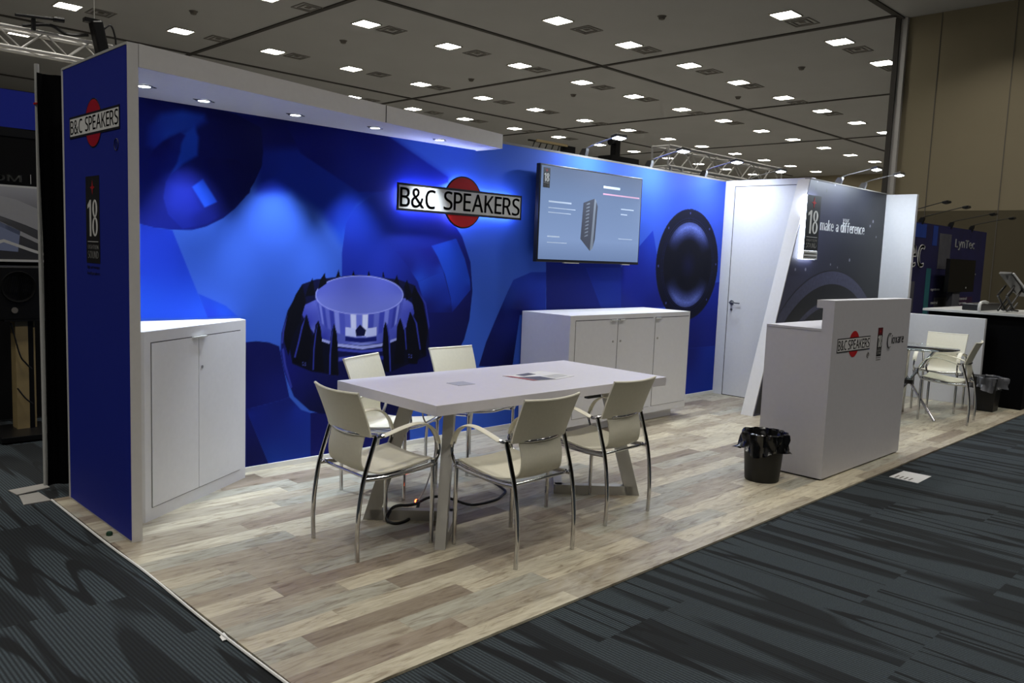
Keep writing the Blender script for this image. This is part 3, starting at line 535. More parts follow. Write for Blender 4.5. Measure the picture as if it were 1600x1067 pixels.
# left wing wall
lw = thing('wing_wall', 'blue outer side wall at the booth left end with white edges', 'booth wall')
MB().box2((.001, -.872, 0), (.053, .09, H+.004)).build('panel', 'white_matt', lw)
MB().box2((-.003, -.870, .012), (.001, .062, H-.012)).build('fabric_skin', 'bluewall', lw)['label'] = 'blue fabric skin'
MB().box2((-.002, .064, 0), (.055, .095, H)).build('edge_profile', 'white_matt', lw)
MB().box2((-.005, -.869, H-.010), (.001, .08, H+.002)).build('top_rail', 'sign', lw)
def speaker_logo(parent, cx, z, w, h, r, plane, ux, nn, d=.004, skew=0.0, frame=.10, textm='ink', back=None, disc=True, plate='sign'):
    """round red disc behind a white name plate; plane point, ux reading direction, nn outward normal"""
    ux = Vector(ux).normalized(); nn = Vector(nn); up = Vector((0, 0, 1)); o = Vector(plane)+up*z
    def P(a, b, k): return o+ux*a+up*b+nn*k
    if disc:
        ring = [P(r*math.cos(2*PI*i/48), r*math.sin(2*PI*i/48), 0) for i in range(48)]
        MB().prism(ring, nn*d).build('disc_rim', 'ink', parent)
        ring = [P((r-.008*h/.2)*math.cos(2*PI*i/48)*.985, (r-.008*h/.2)*math.sin(2*PI*i/48)*.985, d) for i in range(48)]
        MB().prism(ring, nn*(d*.4)).build('red_disc', 'red', parent)
    f = frame*h
    MB().prism([P(-w/2, -h/2, d), P(w/2, -h/2+skew, d), P(w/2, h/2+skew, d), P(-w/2, h/2, d)], nn*(d*.8)).build('plate_frame', 'ink', parent)
    MB().prism([P(-w/2+f, -h/2+f, d), P(w/2-f, -h/2+f, d), P(w/2-f, h/2-f, d), P(-w/2+f, h/2-f, d)], nn*(d*1.1)).build('name_plate', plate, parent)
    tp = P(-w/2+f*1.6, -h/2+f*1.8, d*2.15)
    text('lettering', 'B&C', textm, w*.255, h-f*3.6, tp, ux, up, parent, depth=d*.2, bold=.018, sp=.7)
    text('lettering', 'SPEAKERS', textm, w*.635, h-f*3.6, P(w/2-f*1.6-w*.635, -h/2+f*2.0, d*2.15), ux, up, parent, depth=d*.2, bold=.018, sp=.7)
def sound_logo(parent, plane, ux, nn, w, h, d=.003, star=True, extra=True):
    """tall black plate: red star, 18, EIGHTEEN SOUND; plane = lower left corner"""
    ux = Vector(ux).normalized(); nn = Vector(nn); up = Vector((0, 0, 1)); o = Vector(plane)
    def P(a, b, k): return o+ux*a+up*b+nn*k
    MB().prism([P(0, 0, 0), P(w, 0, 0), P(w, h, 0), P(0, h, 0)], nn*d).build('plate', 'ink', parent)
    st = []
    for i in range(8):
        rr = (.19 if i % 4 == 0 else .05)*w if i % 2 == 0 else .055*w
        if i % 4 == 2: rr = .17*w
        a = PI/2+i*PI/4; st.append(P(w/2+rr*math.cos(a), h*.87+rr*math.sin(a), d))
    MB().prism(st, nn*d*.4).build('red_star', 'red', parent)
    nw, nh, nx, nz, dd = w*.76, h*.42, w*.12, h*.31, nn*(d*.5)
    def Q(u, v): return P(nx+u*nw, nz+v*nh, d)
    MB().prism([Q(.20, 0), Q(.36, 0), Q(.36, 1), Q(.25, 1), Q(.02, .86), Q(.02, .76), Q(.20, .82)], dd).build('numeral_one', 'silver', parent)
    g8 = MB(); m8 = 40
    for (c8, a8, b8) in ((.265, .26, .265), (.755, .235, .245)):      # lower and upper bowl of the eight
        for i in range(m8):
            t0, t1 = 2*PI*i/m8, 2*PI*(i+1)/m8
            o_ = [(.72+a8*math.cos(t), c8+b8*math.sin(t)) for t in (t0, t1)]; n_ = [(.72+(a8-.15)*math.cos(t), c8+(b8-.058)*math.sin(t)) for t in (t1, t0)]
            g8.prism([Q(*q) for q in o_+n_], dd)
    g8.build('numeral_eight', 'silver', parent)
    MB().prism([P(w*.12, h*.245, d), P(w*.88, h*.245, d), P(w*.88, h*.252, d), P(w*.12, h*.252, d)], nn*d*.4).build('rule', 'silver', parent)
    text('lettering', 'EIGHTEEN', 'silver', w*.76, h*.045, P(w*.12, h*.165, d), ux, up, parent, depth=d*.4, bold=.02)
    text('lettering', 'SOUND', 'silver', w*.76, h*.085, P(w*.12, h*.055, d), ux, up, parent, depth=d*.4, bold=.014)
xo = -.0032
sg = thing('speaker_brand_print', 'round red logo with white name plate printed on the blue side wall', 'logo')
speaker_logo(sg, 0, 2.105, .745, .115, .125, (xo, -.415, 0), (0, -1, 0), (-1, 0, 0), d=.0012, plate='sign_print')
settle(sg, (xo, -.415, 2.105))
rg = thing('registered_mark', 'small dark registered mark below the printed logo on side wall', 'mark')
a = [(xo-.0006, -.735+.028*math.cos(2*PI*i/24), 1.975+.028*math.sin(2*PI*i/24)) for i in range(24)]
MB().tube(a, .0022, n=6, sub=1, closed=True).build('ring', 'ink', rg)
text('letter', 'R', 'ink', .022, .03, (xo, -.724, 1.96), (0, -1, 0), (0, 0, 1), rg, depth=.0008)
settle(rg, (xo, -.735, 1.975))
sg = thing('sound_brand_print', 'tall black logo with numeral 18 on the blue side wall', 'logo')
sound_logo(sg, (xo, -.283, 1.385), (0, -1, 0), (-1, 0, 0), .205, .452, d=.0012)
text('small_print', 'high performance', 'ink', .19, .022, (xo, -.29, 1.35), (0, -1, 0), (0, 0, 1), sg, depth=.0008)
text('small_print', 'loudspeakers', 'ink', .19, .022, (xo, -.29, 1.318), (0, -1, 0), (0, 0, 1), sg, depth=.0008)
settle(sg, (xo, -.385, 1.385))

# canopy
cp = thing('canopy', 'white angled canopy with recessed downlights over the back wall', 'canopy')
CB = [(.054, -.868), (3.02, -.285), (3.02, -.001), (.054, -.001)]
MB().prism([(a, b, H-.1) for a, b in CB], (0, 0, .1)).build('deck', 'white', cp)
d1 = Vector((3.02-.054, -.285+.868, 0)).normalized(); n1 = Vector((d1.y, -d1.x, 0))
pA = Vector((.054, -.872, 0)); pB = Vector((3.03, -.287, 0))
MB().prism([Vector((.053, -.8625, H-.105)), pB+Vector((0, 0, H-.105)), pB+Vector((0, 0, H+.004)), Vector((.053, -.8625, H+.004))], n1*.012).build('fascia', 'white_matt', cp)
MB().box2((3.02, -.285, H-.105), (3.032, -.001, H+.004)).build('end_cap', 'white_matt', cp)
sp = pA.lerp(pB, .563)
MB().prism([sp+Vector((0, 0, H-.105)), sp+d1*.003+Vector((0, 0, H-.105)), sp+d1*.003+Vector((0, 0, H+.004)), sp+Vector((0, 0, H+.004))], n1*.0125).build('joint', 'line', cp)
settle(cp, (1.5, -.4, H-.1))
SPX = [(.265, -.385), (.66, -.24), (1.24, -.27), (1.84, -.28), (2.46, -.22)]
dl0 = None
nm = ['leftmost', 'second from left', 'middle', 'fourth from left', 'rightmost']
for i, (X, Y) in enumerate(SPX):
    if dl0 is None:
        dl0 = thing('downlight', None, 'downlight', group='recessed downlights in the white canopy')
        MB().lathe([(.033, -.001), (.046, -.001), (.048, -.004), (.044, -.007), (.033, -.006), (.033, -.001)], n=28, caps=False).build('trim_ring', 'steel', dl0, smooth=True)
        MB().lathe([(0, -.0055), (.031, -.0055), (.031, -.002), (0, -.002)], n=24).build('lens', 'lamp', dl0)
        for sx in (-1, 1): MB().prism([(sx*.046, -.012, -.004), (sx*.066, 0, -.004), (sx*.046, .012, -.004)], (0, 0, .003)).build('clip', 'line', dl0)
        d = dl0
    else: d = copy_tree(dl0)
    d.location = (X, Y, H-.1); d['label'] = 'small lit round downlight, %s of five under the white canopy' % nm[i]
    s = bpy.data.lights.new('downlight_beam', 'SPOT'); s.energy = (60, 62, 112, 70, 84)[i]; s.color = (.80, .89, 1.0); s.spot_size = R(66); s.spot_blend = .7; s.shadow_soft_size = .03
    so = bpy.data.objects.new('downlight_beam', s); so.location = (X, Y, H-.125); so.rotation_euler = (R(2), 0, 0); C.objects.link(so)

# backlit name sign
sg = thing('backlit_sign', 'glowing white name plate over red disc on the blue back wall', 'illuminated sign')
speaker_logo(sg, 0, 1.91, 1.31, .205, .205, (2.857, -.05, 0), (1, 0, 0), (0, -1, 0), d=.006, frame=.085)
ring = [(2.857+.150*math.cos(2*PI*i/48), -.012, 1.91+.150*math.sin(2*PI*i/48)) for i in range(48)]
MB().prism(ring, (0, -.034, 0)).build('led_backlight', 'halo', sg)['label'] = 'blue-white light behind the disc'
MB().box2((2.857-.595, -.046, 1.91-.070), (2.857+.595, -.012, 1.91+.070)).build('led_backlight', 'halo', sg)['label'] = 'blue-white light behind the name plate'
MB().box2((2.45, -.012, 1.88), (3.25, -.0065, 1.94)).build('wall_bracket', 'steel', sg)
settle(sg, (2.857, -.05, 1.91))

# television
tv = thing('television', 'wide flat television on the blue wall showing a loudspeaker slide', 'television')
TX0, TX1, TZ0, TZ1, TYY = 3.66, 5.125, 1.462, 2.302, -.12
MB().box2((TX0, TYY, TZ0), (TX1, TYY+.045, TZ1)).build('housing', 'black', tv, bevel=.004)
MB().box2((TX0+.016, TYY-.002, TZ0+.024), (TX1-.016, TYY, TZ1-.014)).build('screen', 'screen_grad', tv)['label'] = 'lit pale blue slide'
MB().box2((4.1, TYY+.045, 1.7), (4.7, -.006, 2.1)).build('wall_bracket', 'steel', tv)
MB().box2((4.02, TYY-.005, TZ0-.006), (4.22, TYY+.02, TZ0+.001)).build('foot_light', 'lampframe', tv)
MB().box2((4.86, TYY-.005, TZ0-.006), (4.98, TYY+.02, TZ0+.001)).build('foot_light', 'lampframe', tv)
ys = TYY-.0032
sound_logo(tv, (3.70, ys, 2.10), (1, 0, 0), (0, -1, 0), .085, .17, d=.0006)
# loudspeaker module on the slide
def scr(pts, m, nme='slide_picture', d=.0006): return MB().prism([(a, ys, b) for a, b in pts], (0, -d, 0)).build(nme, m, tv)
scr([(4.245, 2.005), (4.40, 2.055), (4.365, 1.575), (4.225, 1.68)], 'slide_dark')['label'] = 'dark loudspeaker front on the slide'
scr([(4.40, 2.055), (4.425, 2.035), (4.405, 1.60), (4.365, 1.575)], 'slide_mid')
scr([(4.425, 2.03), (4.45, 1.985), (4.43, 1.68), (4.405, 1.61)], 'slide_dark')
for i in range(10):
    z = 1.70+i*.032
    MB().prism([(4.275+i*.001, ys-.0007, z), (4.325+i*.001, ys-.0007, z+.012), (4.325+i*.001, ys-.0007, z+.026), (4.285+i*.001, ys-.0007, z+.012)], (0, -.0004, 0)).build('slide_slot', 'slide_mid', tv)
for (a, b, wd, hh, mm) in ((4.52, 2.16, .25, .022, 'slide_text'), (4.52, 2.10, .56, .014, 'slide_red'), (3.78, 1.98, .30, .014, 'slide_text'), (3.78, 1.93, .36, .007, 'slide_text'), (3.78, 1.89, .30, .007, 'slide_text'),
                           (3.78, 1.68, .16, .012, 'slide_text'), (3.78, 1.63, .26, .007, 'slide_text'), (4.80, 1.98, .2, .010, 'slide_text'), (4.80, 1.93, .10, .01, 'slide_text'), (4.78, 1.70, .22, .006, 'slide_text')):
    MB().box2((a, ys-.0004, b), (a+wd, ys, b+hh)).build('slide_line', mm, tv)
settle(tv, (4.39, TYY, 1.46))

# ------------------------------------------------------------------ closet: door wall, mural wall, end panel
dw = thing('closet_side_wall', 'white closet side wall holding a flush door beside the blue wall', 'booth wall')
f = MB(); f.box2((6.862, -.12, 0), (6.94, -.001, H)); f.box2((6.862, -1.02, 0), (6.94, -.925, H)); f.box2((6.862, -.925, 2.375), (6.94, -.12, H)); f.build('panel', 'white', dw)
g = MB(); g.box2((6.864, -.926, .0), (6.872, -.919, 2.376)); g.box2((6.864, -.126, 0), (6.872, -.119, 2.376)); g.box2((6.864, -.92, 2.369), (6.872, -.12, 2.376)); g.box2((6.864, -.92, 0), (6.872, -.12, .008)); g.build('door_gap', 'line', dw)
dr = MB().box2((6.866, -.918, .008), (6.90, -.127, 2.368)).build('door', 'white', dw); 
hd = MB(); hd.cyl((6.866, -.175, 1.07), (6.855, -.175, 1.07), .026, n=20); hd.cyl((6.856, -.175, 1.07), (6.815, -.175, 1.07), .009); hd.tube([(6.818, -.172, 1.07), (6.812, -.2, 1.07), (6.812, -.3, 1.068)], .0085, n=8)
hd.build('handle', 'steel', dr, smooth=True)
MB().cyl((6.866, -.175, .99), (6.856, -.175, .99), .014, n=16).cyl((6.857, -.175, .99), (6.845, -.175, .985), .003).build('key_cylinder', 'steel', dr, smooth=True)
settle(dw, (6.9, -.5, 0))

MY = -1.03
mw = thing('mural_wall', 'dark wet-look mural wall with slanted white left edge', 'booth wall')
out = [(5.93, 0), (8.85, 0), (8.85, H-.02), (6.80, H-.02)]
MB().prism([(a, MY+.001, b) for a, b in [(5.93, 0), (6.02, 0), (6.87, H-.02), (6.79, H-.02)]], (0, .13, 0)).build('slanted_edge', 'white_matt', mw)
MB().prism([(a, MY+.001, b) for a, b in [(6.02, 0), (8.85, 0), (8.85, H-.02), (6.87, H-.02)]], (0, .06, 0)).build('panel', 'blackm', mw)
MB().prism([(a, MY-.003, b) for a, b in [(5.945, 0), (8.85, 0), (8.85, H-.025), (6.80, H-.025)]], (0, .003, 0)).build('printed_fabric', 'mural', mw)['label'] = 'dark slate print with water drops'
MB().box2((6.8, MY-.006, H-.022), (8.85, MY+.06, H-.01)).build('top_rail', 'vent', mw)
def arc(r0, r1, m, y, name, n=72, cx=7.516, cz=-.32):
    def P(r, a):
        z = max(.02, cz+r*math.sin(a)); x = cx+r*math.cos(a)
        return (min(8.84, max(5.96+.355*z, x)), y, z)
    b = MB()
    for i in range(n):
        a0, a1 = PI*i/n, PI*(i+1)/n
        if r0 > 0: b.prism([P(r1, a0), P(r1, a1), P(r0, a1), P(r0, a0)], (0, -.0005, 0))
    return b.build(name, m, mw)
arc(1.645, 1.787, 'mural_ring', MY-.0032, 'printed_ring')
arc(1.787, 1.800, 'mural_edge', MY-.0034, 'printed_ring')
arc(1.46, 1.645, 'mural_dark', MY-.0036, 'printed_ring')
arc(1.40, 1.46, 'mural_ring', MY-.0038, 'printed_ring')
arc(1.25, 1.40, 'mural_dark', MY-.0036, 'printed_ring')
arc(.6, 1.25, 'mural_cone', MY-.0038, 'printed_cone')
text('slogan', 'make a difference', 'textw', 1.16, .115, (7.11, MY-.0032, 1.905), (1, 0, 0), (0, 0, 1), mw, depth=.001, bold=.03)
text('slogan', 'your', 'textw', .17, .05, (7.66, MY-.0032, 2.01), (1, 0, 0), (0, 0, 1), mw, depth=.001, bold=.015)
settle(mw, (7.4, MY, 0))

s18 = thing('lit_box_sign', 'tall lit box sign reading 18 on the dark mural wall', 'illuminated sign')
b0 = (6.58, -1.13, 1.60)
MB().box2((6.645, MY-.055, 1.585), (6.955, MY-.0045, 2.245)).build('light_box', 'halo18', s18)['label'] = 'glowing white sides'
sound_logo(s18, (6.643, MY-.056, 1.675), (1, 0, 0), (0, -1, 0), .318, .572, d=.004)
MB().box2((6.643, MY-.060, 1.585), (6.961, MY-.056, 1.674)).build('lower_plate', 'sign', s18)
for z in (1.605, 1.64): MB().box2((6.66, MY-.061, z), (6.945, MY-.060, z+.012)).build('stripe', 'steel', s18)
settle(s18, (6.77, MY-.04, 1.585))

ep = tag(MB().box2((8.852, -1.385, 0), (8.91, MY+.06, 2.415)).build('end_panel', 'white', None), 'narrow white upright panel right of the dark mural wall', 'booth wall')
# low partition at the right end
tag(MB().box2((8.80, -2.26, 0), (8.86, -1.10, 1.0)).build('low_partition', 'white', bevel=.003), 'waist-high white partition behind the glass table', 'partition')
# ------------------------------------------------------------------ cabinets
cb = thing('corner_cabinet', 'white slanted two-door cabinet in the left corner of the booth', 'cabinet')
P1 = Vector((.165, -.615, 0)); P2 = Vector((.99, -.115, 0)); cd = (P2-P1).normalized(); cn = Vector((cd.y, -cd.x, 0)); CHT = 1.035
MB().prism([(.057, -.612, 0), P1, P2, (1.0, -.014, 0), (.057, -.014, 0)], (0, 0, CHT)).build('body', 'white', cb, bevel=.002)
def face(a, b, z0, z1, d0, d1):   # box on the slanted front
    A = P1+cd*a+cn*d0; Bq = P1+cd*b+cn*d0; v = cn*(d1-d0)
    return [A+Vector((0, 0, z0)), Bq+Vector((0, 0, z0)), Bq+Vector((0, 0, z1)), A+Vector((0, 0, z1))], v
MB().prism(*face(.052, .902, .068, .975, -.001, .0012)).build('door_gap', 'line', cb)
for (a, b) in ((.055, .465), (.469, .899)):
    d = MB().prism(*face(a, b, .072, .970, -.001, .004)).build('door', 'white', cb)
    if a > .3: 
        c = P1+cd*.498+cn*.004+Vector((0, 0, .79)); MB().cyl(c, c+cn*.004, .009, n=16).build('lock', 'steel', d, smooth=True)
MB().prism(*face(.405, .53, .966, .974, .003, .022)).build('handle', 'sign', cb)
q = MB(); q.box2((.156, -.6135, 0), (.160, -.612, CHT-.02)); q.build('joint', 'line', cb)
settle(cb, (.5, -.3, 0))

sb = thing('sideboard', 'long white three-door sideboard under the television', 'cabinet')
SX0, SX1, SY, SH = 3.62, 5.40, -.575, 1.03
MB().box2((SX0, SY, .085), (SX1, -.014, SH)).build('body', 'white', sb, bevel=.002)
MB().box2((SX0+.06, SY+.08, 0), (SX1-.12, -.014, .085)).build('plinth', 'white', sb)
for i, (a, b) in enumerate(((3.69, 4.235), (4.262, 4.785), (4.825, 5.378))):
    MB().box2((a-.003, SY-.001, .147), (b+.003, SY, .988)).build('door_gap', 'line', sb)
    d = MB().box2((a, SY-.004, .150), (b, SY, .982)).build('door', 'white', sb)
    hx = b-.045 if i == 0 else a+.045
    MB().box2((hx-.04, SY-.024, .974), (hx+.04, SY-.003, .982)).build('handle', 'sign', d)
    lx = b-.04 if i == 0 else a+.04
    MB().cyl((lx, SY-.004, .79), (lx, SY-.010, .79), .010, n=16).build('lock', 'greymetal', d, smooth=True)
settle(sb, ((SX0+SX1)/2, -.3, 0))

# ------------------------------------------------------------------ reception counter
ct = thing('reception_counter', 'white stepped reception counter with three printed logos on its front', 'counter')
x0, x1, ya, yb = 4.107, 5.56, -2.568, -2.07
prof = [(ya, .012), (ya, 1.283), (ya+.128, 1.283), (ya+.128, 1.226), (ya+.082, 1.226), (ya+.082, 1.08), (yb, 1.08), (yb, .012)]
MB().prism([(x0, y, z) for y, z in prof], (x1-x0, 0, 0)).build('body', 'counter', ct, bevel=.002)
MB().box2((x0+.02, ya+.02, 0), (x1-.02, yb-.02, .012)).build('base', 'line', ct)
MB().box2((x0-.0012, ya+.082, 1.062), (x0+.02, yb, 1.0635)).build('joint', 'vent', ct)
settle(ct, ((x0+x1)/2, -2.32, 0))
fy = ya-.0006
l1 = thing('speaker_brand_decal', 'red disc logo with outlined name plate on the counter front', 'logo')
ring = [(4.482+.092*math.cos(2*PI*i/40), fy, .963+.096*math.sin(2*PI*i/40)) for i in range(40)]
MB().prism(ring, (0, -.0006, 0)).build('red_disc', 'red', l1)
MB().box2((4.196, fy-.0014, .911), (4.772, fy-.0004, 1.012)).build('plate_frame', 'ink', l1)
MB().box2((4.202, fy-.0020, .918), (4.766, fy-.0006, 1.005)).build('name_plate', 'white_matt', l1)
text('lettering', 'B&C', 'ink', .14, .070, (4.210, fy-.0021, .9265), (1, 0, 0), (0, 0, 1), l1, depth=.0006, bold=.01, sp=.86)
text('lettering', 'SPEAKERS', 'ink', .38, .070, (4.379, fy-.0021, .9265), (1, 0, 0), (0, 0, 1), l1, depth=.0006, bold=.01, sp=.86)
MB().tube([(4.752+.018*math.cos(2*PI*i/20), fy-.001, .868+.019*math.sin(2*PI*i/20)) for i in range(20)], .0018, n=6, sub=1, closed=True).build('registered_ring', 'vent', l1)
text('registered_letter', 'R', 'vent', .014, .02, (4.745, fy-.0004, .858), (1, 0, 0), (0, 0, 1), l1, depth=.0006)
settle(l1, (4.48, fy, .963))
l2 = thing('sound_brand_decal', 'small tall black and dark red 18 logo on the counter front', 'logo')
sound_logo(l2, (4.915, fy, .846), (1, 0, 0), (0, -1, 0), .092, .22, d=.0008)
MB().box2((4.917, fy-.0010, 1.012), (5.005, fy-.0002, 1.064)).build('red_cap', 'maroon_red', l2)
text('small_print', 'high performance', 'vent', .088, .010, (4.917, fy-.0001, .829), (1, 0, 0), (0, 0, 1), l2, depth=.0006)
text('small_print', 'loudspeakers', 'vent', .088, .010, (4.917, fy-.0001, .812), (1, 0, 0), (0, 0, 1), l2, depth=.0006)
settle(l2, (4.96, fy, .846))
l3 = thing('ware_brand_decal', 'thin black lettering with a tall curved C on the counter front', 'logo')
cpts = [(5.155+.045*math.cos(a), fy-.001, .958+.058*math.sin(a)) for a in [R(58+i*(244/16)) for i in range(17)]]
MB().tube(cpts, .005, n=6, sub=2, flat=(.006, .0008)).build('curved_initial', 'ink', l3)
text('lettering', 'ioxare', 'ink', .25, .068, (5.205, fy-.0002, .93), (1, 0, 0), (0, 0, 1), l3, depth=.0008, bold=.02)
settle(l3, (5.3, fy, .93))

# ------------------------------------------------------------------ waste bins
def bin_(x, y, h, r0, r1, label, bag=True, liner='liner', seed=3, square=False):
    b = thing('waste_bin', label, 'bin', (x, y, 0))
    n = 4 if square else 36
    body = MB().lathe([(r0*.97, 0), (r0, .008), (r1, h), (r1-.006, h), (r0-.008, .012), (0, .012)], n=n)
    body.build('body', 'bin', b, smooth=not square, bevel=0)
    rnd = random.Random(seed)
    if bag:
        bm = MB(); nn = 72; ph = [rnd.uniform(0, 6.28) for _ in range(6)]
        prof = [(-.13, r1*.80), (-.05, r1*.88), (-.01, r1*.95), (.012, r1*1.03), (.006, r1*1.09), (-.03, r1*1.10), (-.07, r1*1.07), (-.105, r1*1.10), (-.125, r1*1.13)]
        rings = []
        for i, (dz, rr) in enumerate(prof):
            ring = []
            for k in range(nn):
                a = 2*PI*k/nn
                w = .010*math.sin(7*a+ph[0]+i*.5)+.008*math.sin(13*a+ph[1]-i*.8)+.005*math.sin(23*a+ph[2]+i)
                sag = 0
                if i >= 6:
                    sag = (-.02*math.sin(3*a+ph[3])-.012*math.sin(5*a+ph[4]))*(i-5)/3
                ra = rr+w*(.5+.12*i)
                if i >= 7: ra += .075*math.exp(-((a-2.45)/.16)**2)*(i-6)/2+.05*math.exp(-((a-5.45)/.22)**2)*(i-6)/2
                if square: ra *= 1/max(abs(math.cos(a)), abs(math.sin(a)))*.80
                ring.append(bm.bm.verts.new((ra*math.cos(a), ra*math.sin(a), h+dz+sag)))
            rings.append(ring)
        for i in range(len(rings)-1):
            for k in range(nn): bm.bm.faces.new((rings[i][k], rings[i][(k+1) % nn], rings[i+1][(k+1) % nn], rings[i+1][k]))
        bm.build('bin_liner', liner, b, smooth=True)
    return b
bin_(3.80, -2.275, .335, .118, .142, 'round black waste bin with crumpled liner beside the counter')
b2 = bin_(8.60, -2.40, .37, .135, .16, 'black waste bin by the low partition behind the cream chair', liner='liner2', seed=9, square=True)
b2.rotation_euler.z = R(45)

# ------------------------------------------------------------------ meeting table
tb = thing('meeting_table', 'white rectangular meeting table on grey angled steel legs', 'table')
c0 = Vector((2.075, -1.463, 0)); ang = -.022
rot = Matrix.Rotation(ang, 4, 'Z')
MB().box((c0.x, c0.y, .722), (1.93, .925, .056), rot).build('tabletop', 'tabletop', tb, bevel=.002)
def bar(a, b, wd, th, side):
    """flat bar from a to b, wd across, th thick along side"""
    a, b, side = Vector(a), Vector(b), Vector(side).normalized()
    ax = (b-a).normalized(); up = ax.cross(side).normalized()
    return a, b, side, up, wd, th
def flat_leg(foot, top, side, wd, th):
    foot, top = Vector(foot), Vector(top); s = Vector(side).normalized()      # horizontal frame direction
    nrm = s.cross(Vector((0, 0, 1))).normalized()*th
    p = [foot-s*wd/2-nrm/2, foot+s*wd/2-nrm/2, top+s*wd/2-nrm/2, top-s*wd/2-nrm/2]
    return MB().prism(p, nrm).build('leg', 'greymetal', tb)
for (apex, feet) in (((1.50, -1.592), ((1.125, -1.262), (1.14, -1.915))), ((2.39, -1.60), ((2.775, -1.955), (2.79, -1.215)))):
    ap = Vector((apex[0], apex[1], 0))
    for ft in feet:
        f = Vector((ft[0], ft[1], 0)); d = (ap-f).normalized()
        flat_leg(f+d*.04, f+d*.24+Vector((0, 0, .694)), d, .085, .055)
        nrm = d.cross(Vector((0, 0, 1)))*.055; ee = ap+d*.02
        MB().prism([f+d*.04-nrm/2, ee-nrm/2, ee-nrm/2+Vector((0, 0, .058)), f+d*.04-nrm/2+Vector((0, 0, .058))], nrm).build('foot_bar', 'greymetal', tb)
MB().box((2.33, -1.90, .683), (.12, .03, .022), rot).build('underside_bracket', 'black', tb)
settle(tb, (c0.x, c0.y, 0))
gp = thing('table_socket_plate', 'small grey square plate let into the white tabletop', 'socket plate')
MB().prism([(1.60, -1.50, .7505), (1.725, -1.503, .7505), (1.727, -1.39, .7505), (1.602, -1.387, .7505)], (0, 0, .0015)).build('lid', 'socket', gp)
settle(gp, (1.66, -1.45, .75))
mg = thing('open_brochure', 'open red and grey brochure lying on the white table', 'brochure')
MB().prism([(2.086, -1.36, .7505), (2.115, -1.60, .7505), (2.30, -1.635, .7505), (2.285, -1.35, .7505)], (0, 0, .002)).build('left_page', 'paper', mg)
MB().prism([(2.286, -1.35, .7505), (2.301, -1.635, .7505), (2.50, -1.60, .7505), (2.475, -1.33, .7505)], (0, 0, .002)).build('right_page', 'paper', mg)
MB().prism([(2.088, -1.37, .7526), (2.117, -1.60, .7526), (2.15, -1.605, .7526), (2.125, -1.40, .7526)], (0, 0, .0005)).build('red_strip', 'magred', mg)
MB().prism([(2.14, -1.45, .7526), (2.155, -1.605, .7526), (2.29, -1.63, .7526), (2.285, -1.50, .7526)], (0, 0, .0005)).build('photo', 'dark_photo', mg)
MB().prism([(2.19, -1.375, .7526), (2.20, -1.44, .7526), (2.33, -1.42, .7526), (2.325, -1.355, .7526)], (0, 0, .0005)).build('photo', 'dark_photo', mg)
MB().prism([(2.31, -1.50, .7526), (2.318, -1.60, .7526), (2.47, -1.575, .7526), (2.46, -1.48, .7526)], (0, 0, .0005)).build('grey_text_block', 'sign', mg)
settle(mg, (2.29, -1.5, .75))
# power cable under the table
cb2 = thing('power_cable', 'black looped power cable with a glowing amber plug under the table', 'cable')
MB().tube([(1.45, -1.335, .05), (1.40, -1.41, .072), (1.34, -1.40, .068), (1.285, -1.365, .067), (1.235, -1.375, .06), (1.185, -1.40, .02), (1.185, -1.44, .008), (1.215, -1.47, .007), (1.29, -1.455, .007), (1.37, -1.41, .02), (1.43, -1.37, .045), (1.455, -1.33, .055)], .009, n=8).build('loop', 'cable', cb2, smooth=True)
MB().tube([(1.455, -1.315, .03), (1.52, -1.36, .07), (1.60, -1.42, .07), (1.75, -1.475, .01), (1.93, -1.49, .007), (2.05, -1.44, .007), (2.13, -1.38, .007), (2.2, -1.2, .007)], .008, n=8).build('lead', 'cable', cb2, smooth=True)
MB().tube([(1.46, -1.31, .035), (1.56, -1.27, .10), (1.66, -1.22, .24), (1.68, -1.2, .38), (1.55, -1.25, .52), (1.5, -1.3, .62), (1.5, -1.32, .693)], .0045, n=8).build('grey_lead', 'greymetal', cb2, smooth=True)
MB().lathe([(0, -.012), (.009, -.009), (.012, 0), (.009, .009), (0, .012)], c=(1.455, -1.322, .05), n=14).build('indicator', 'glow', cb2, smooth=True)['label'] = 'glowing amber indicator'
settle(cb2, (1.5, -1.4, 0))

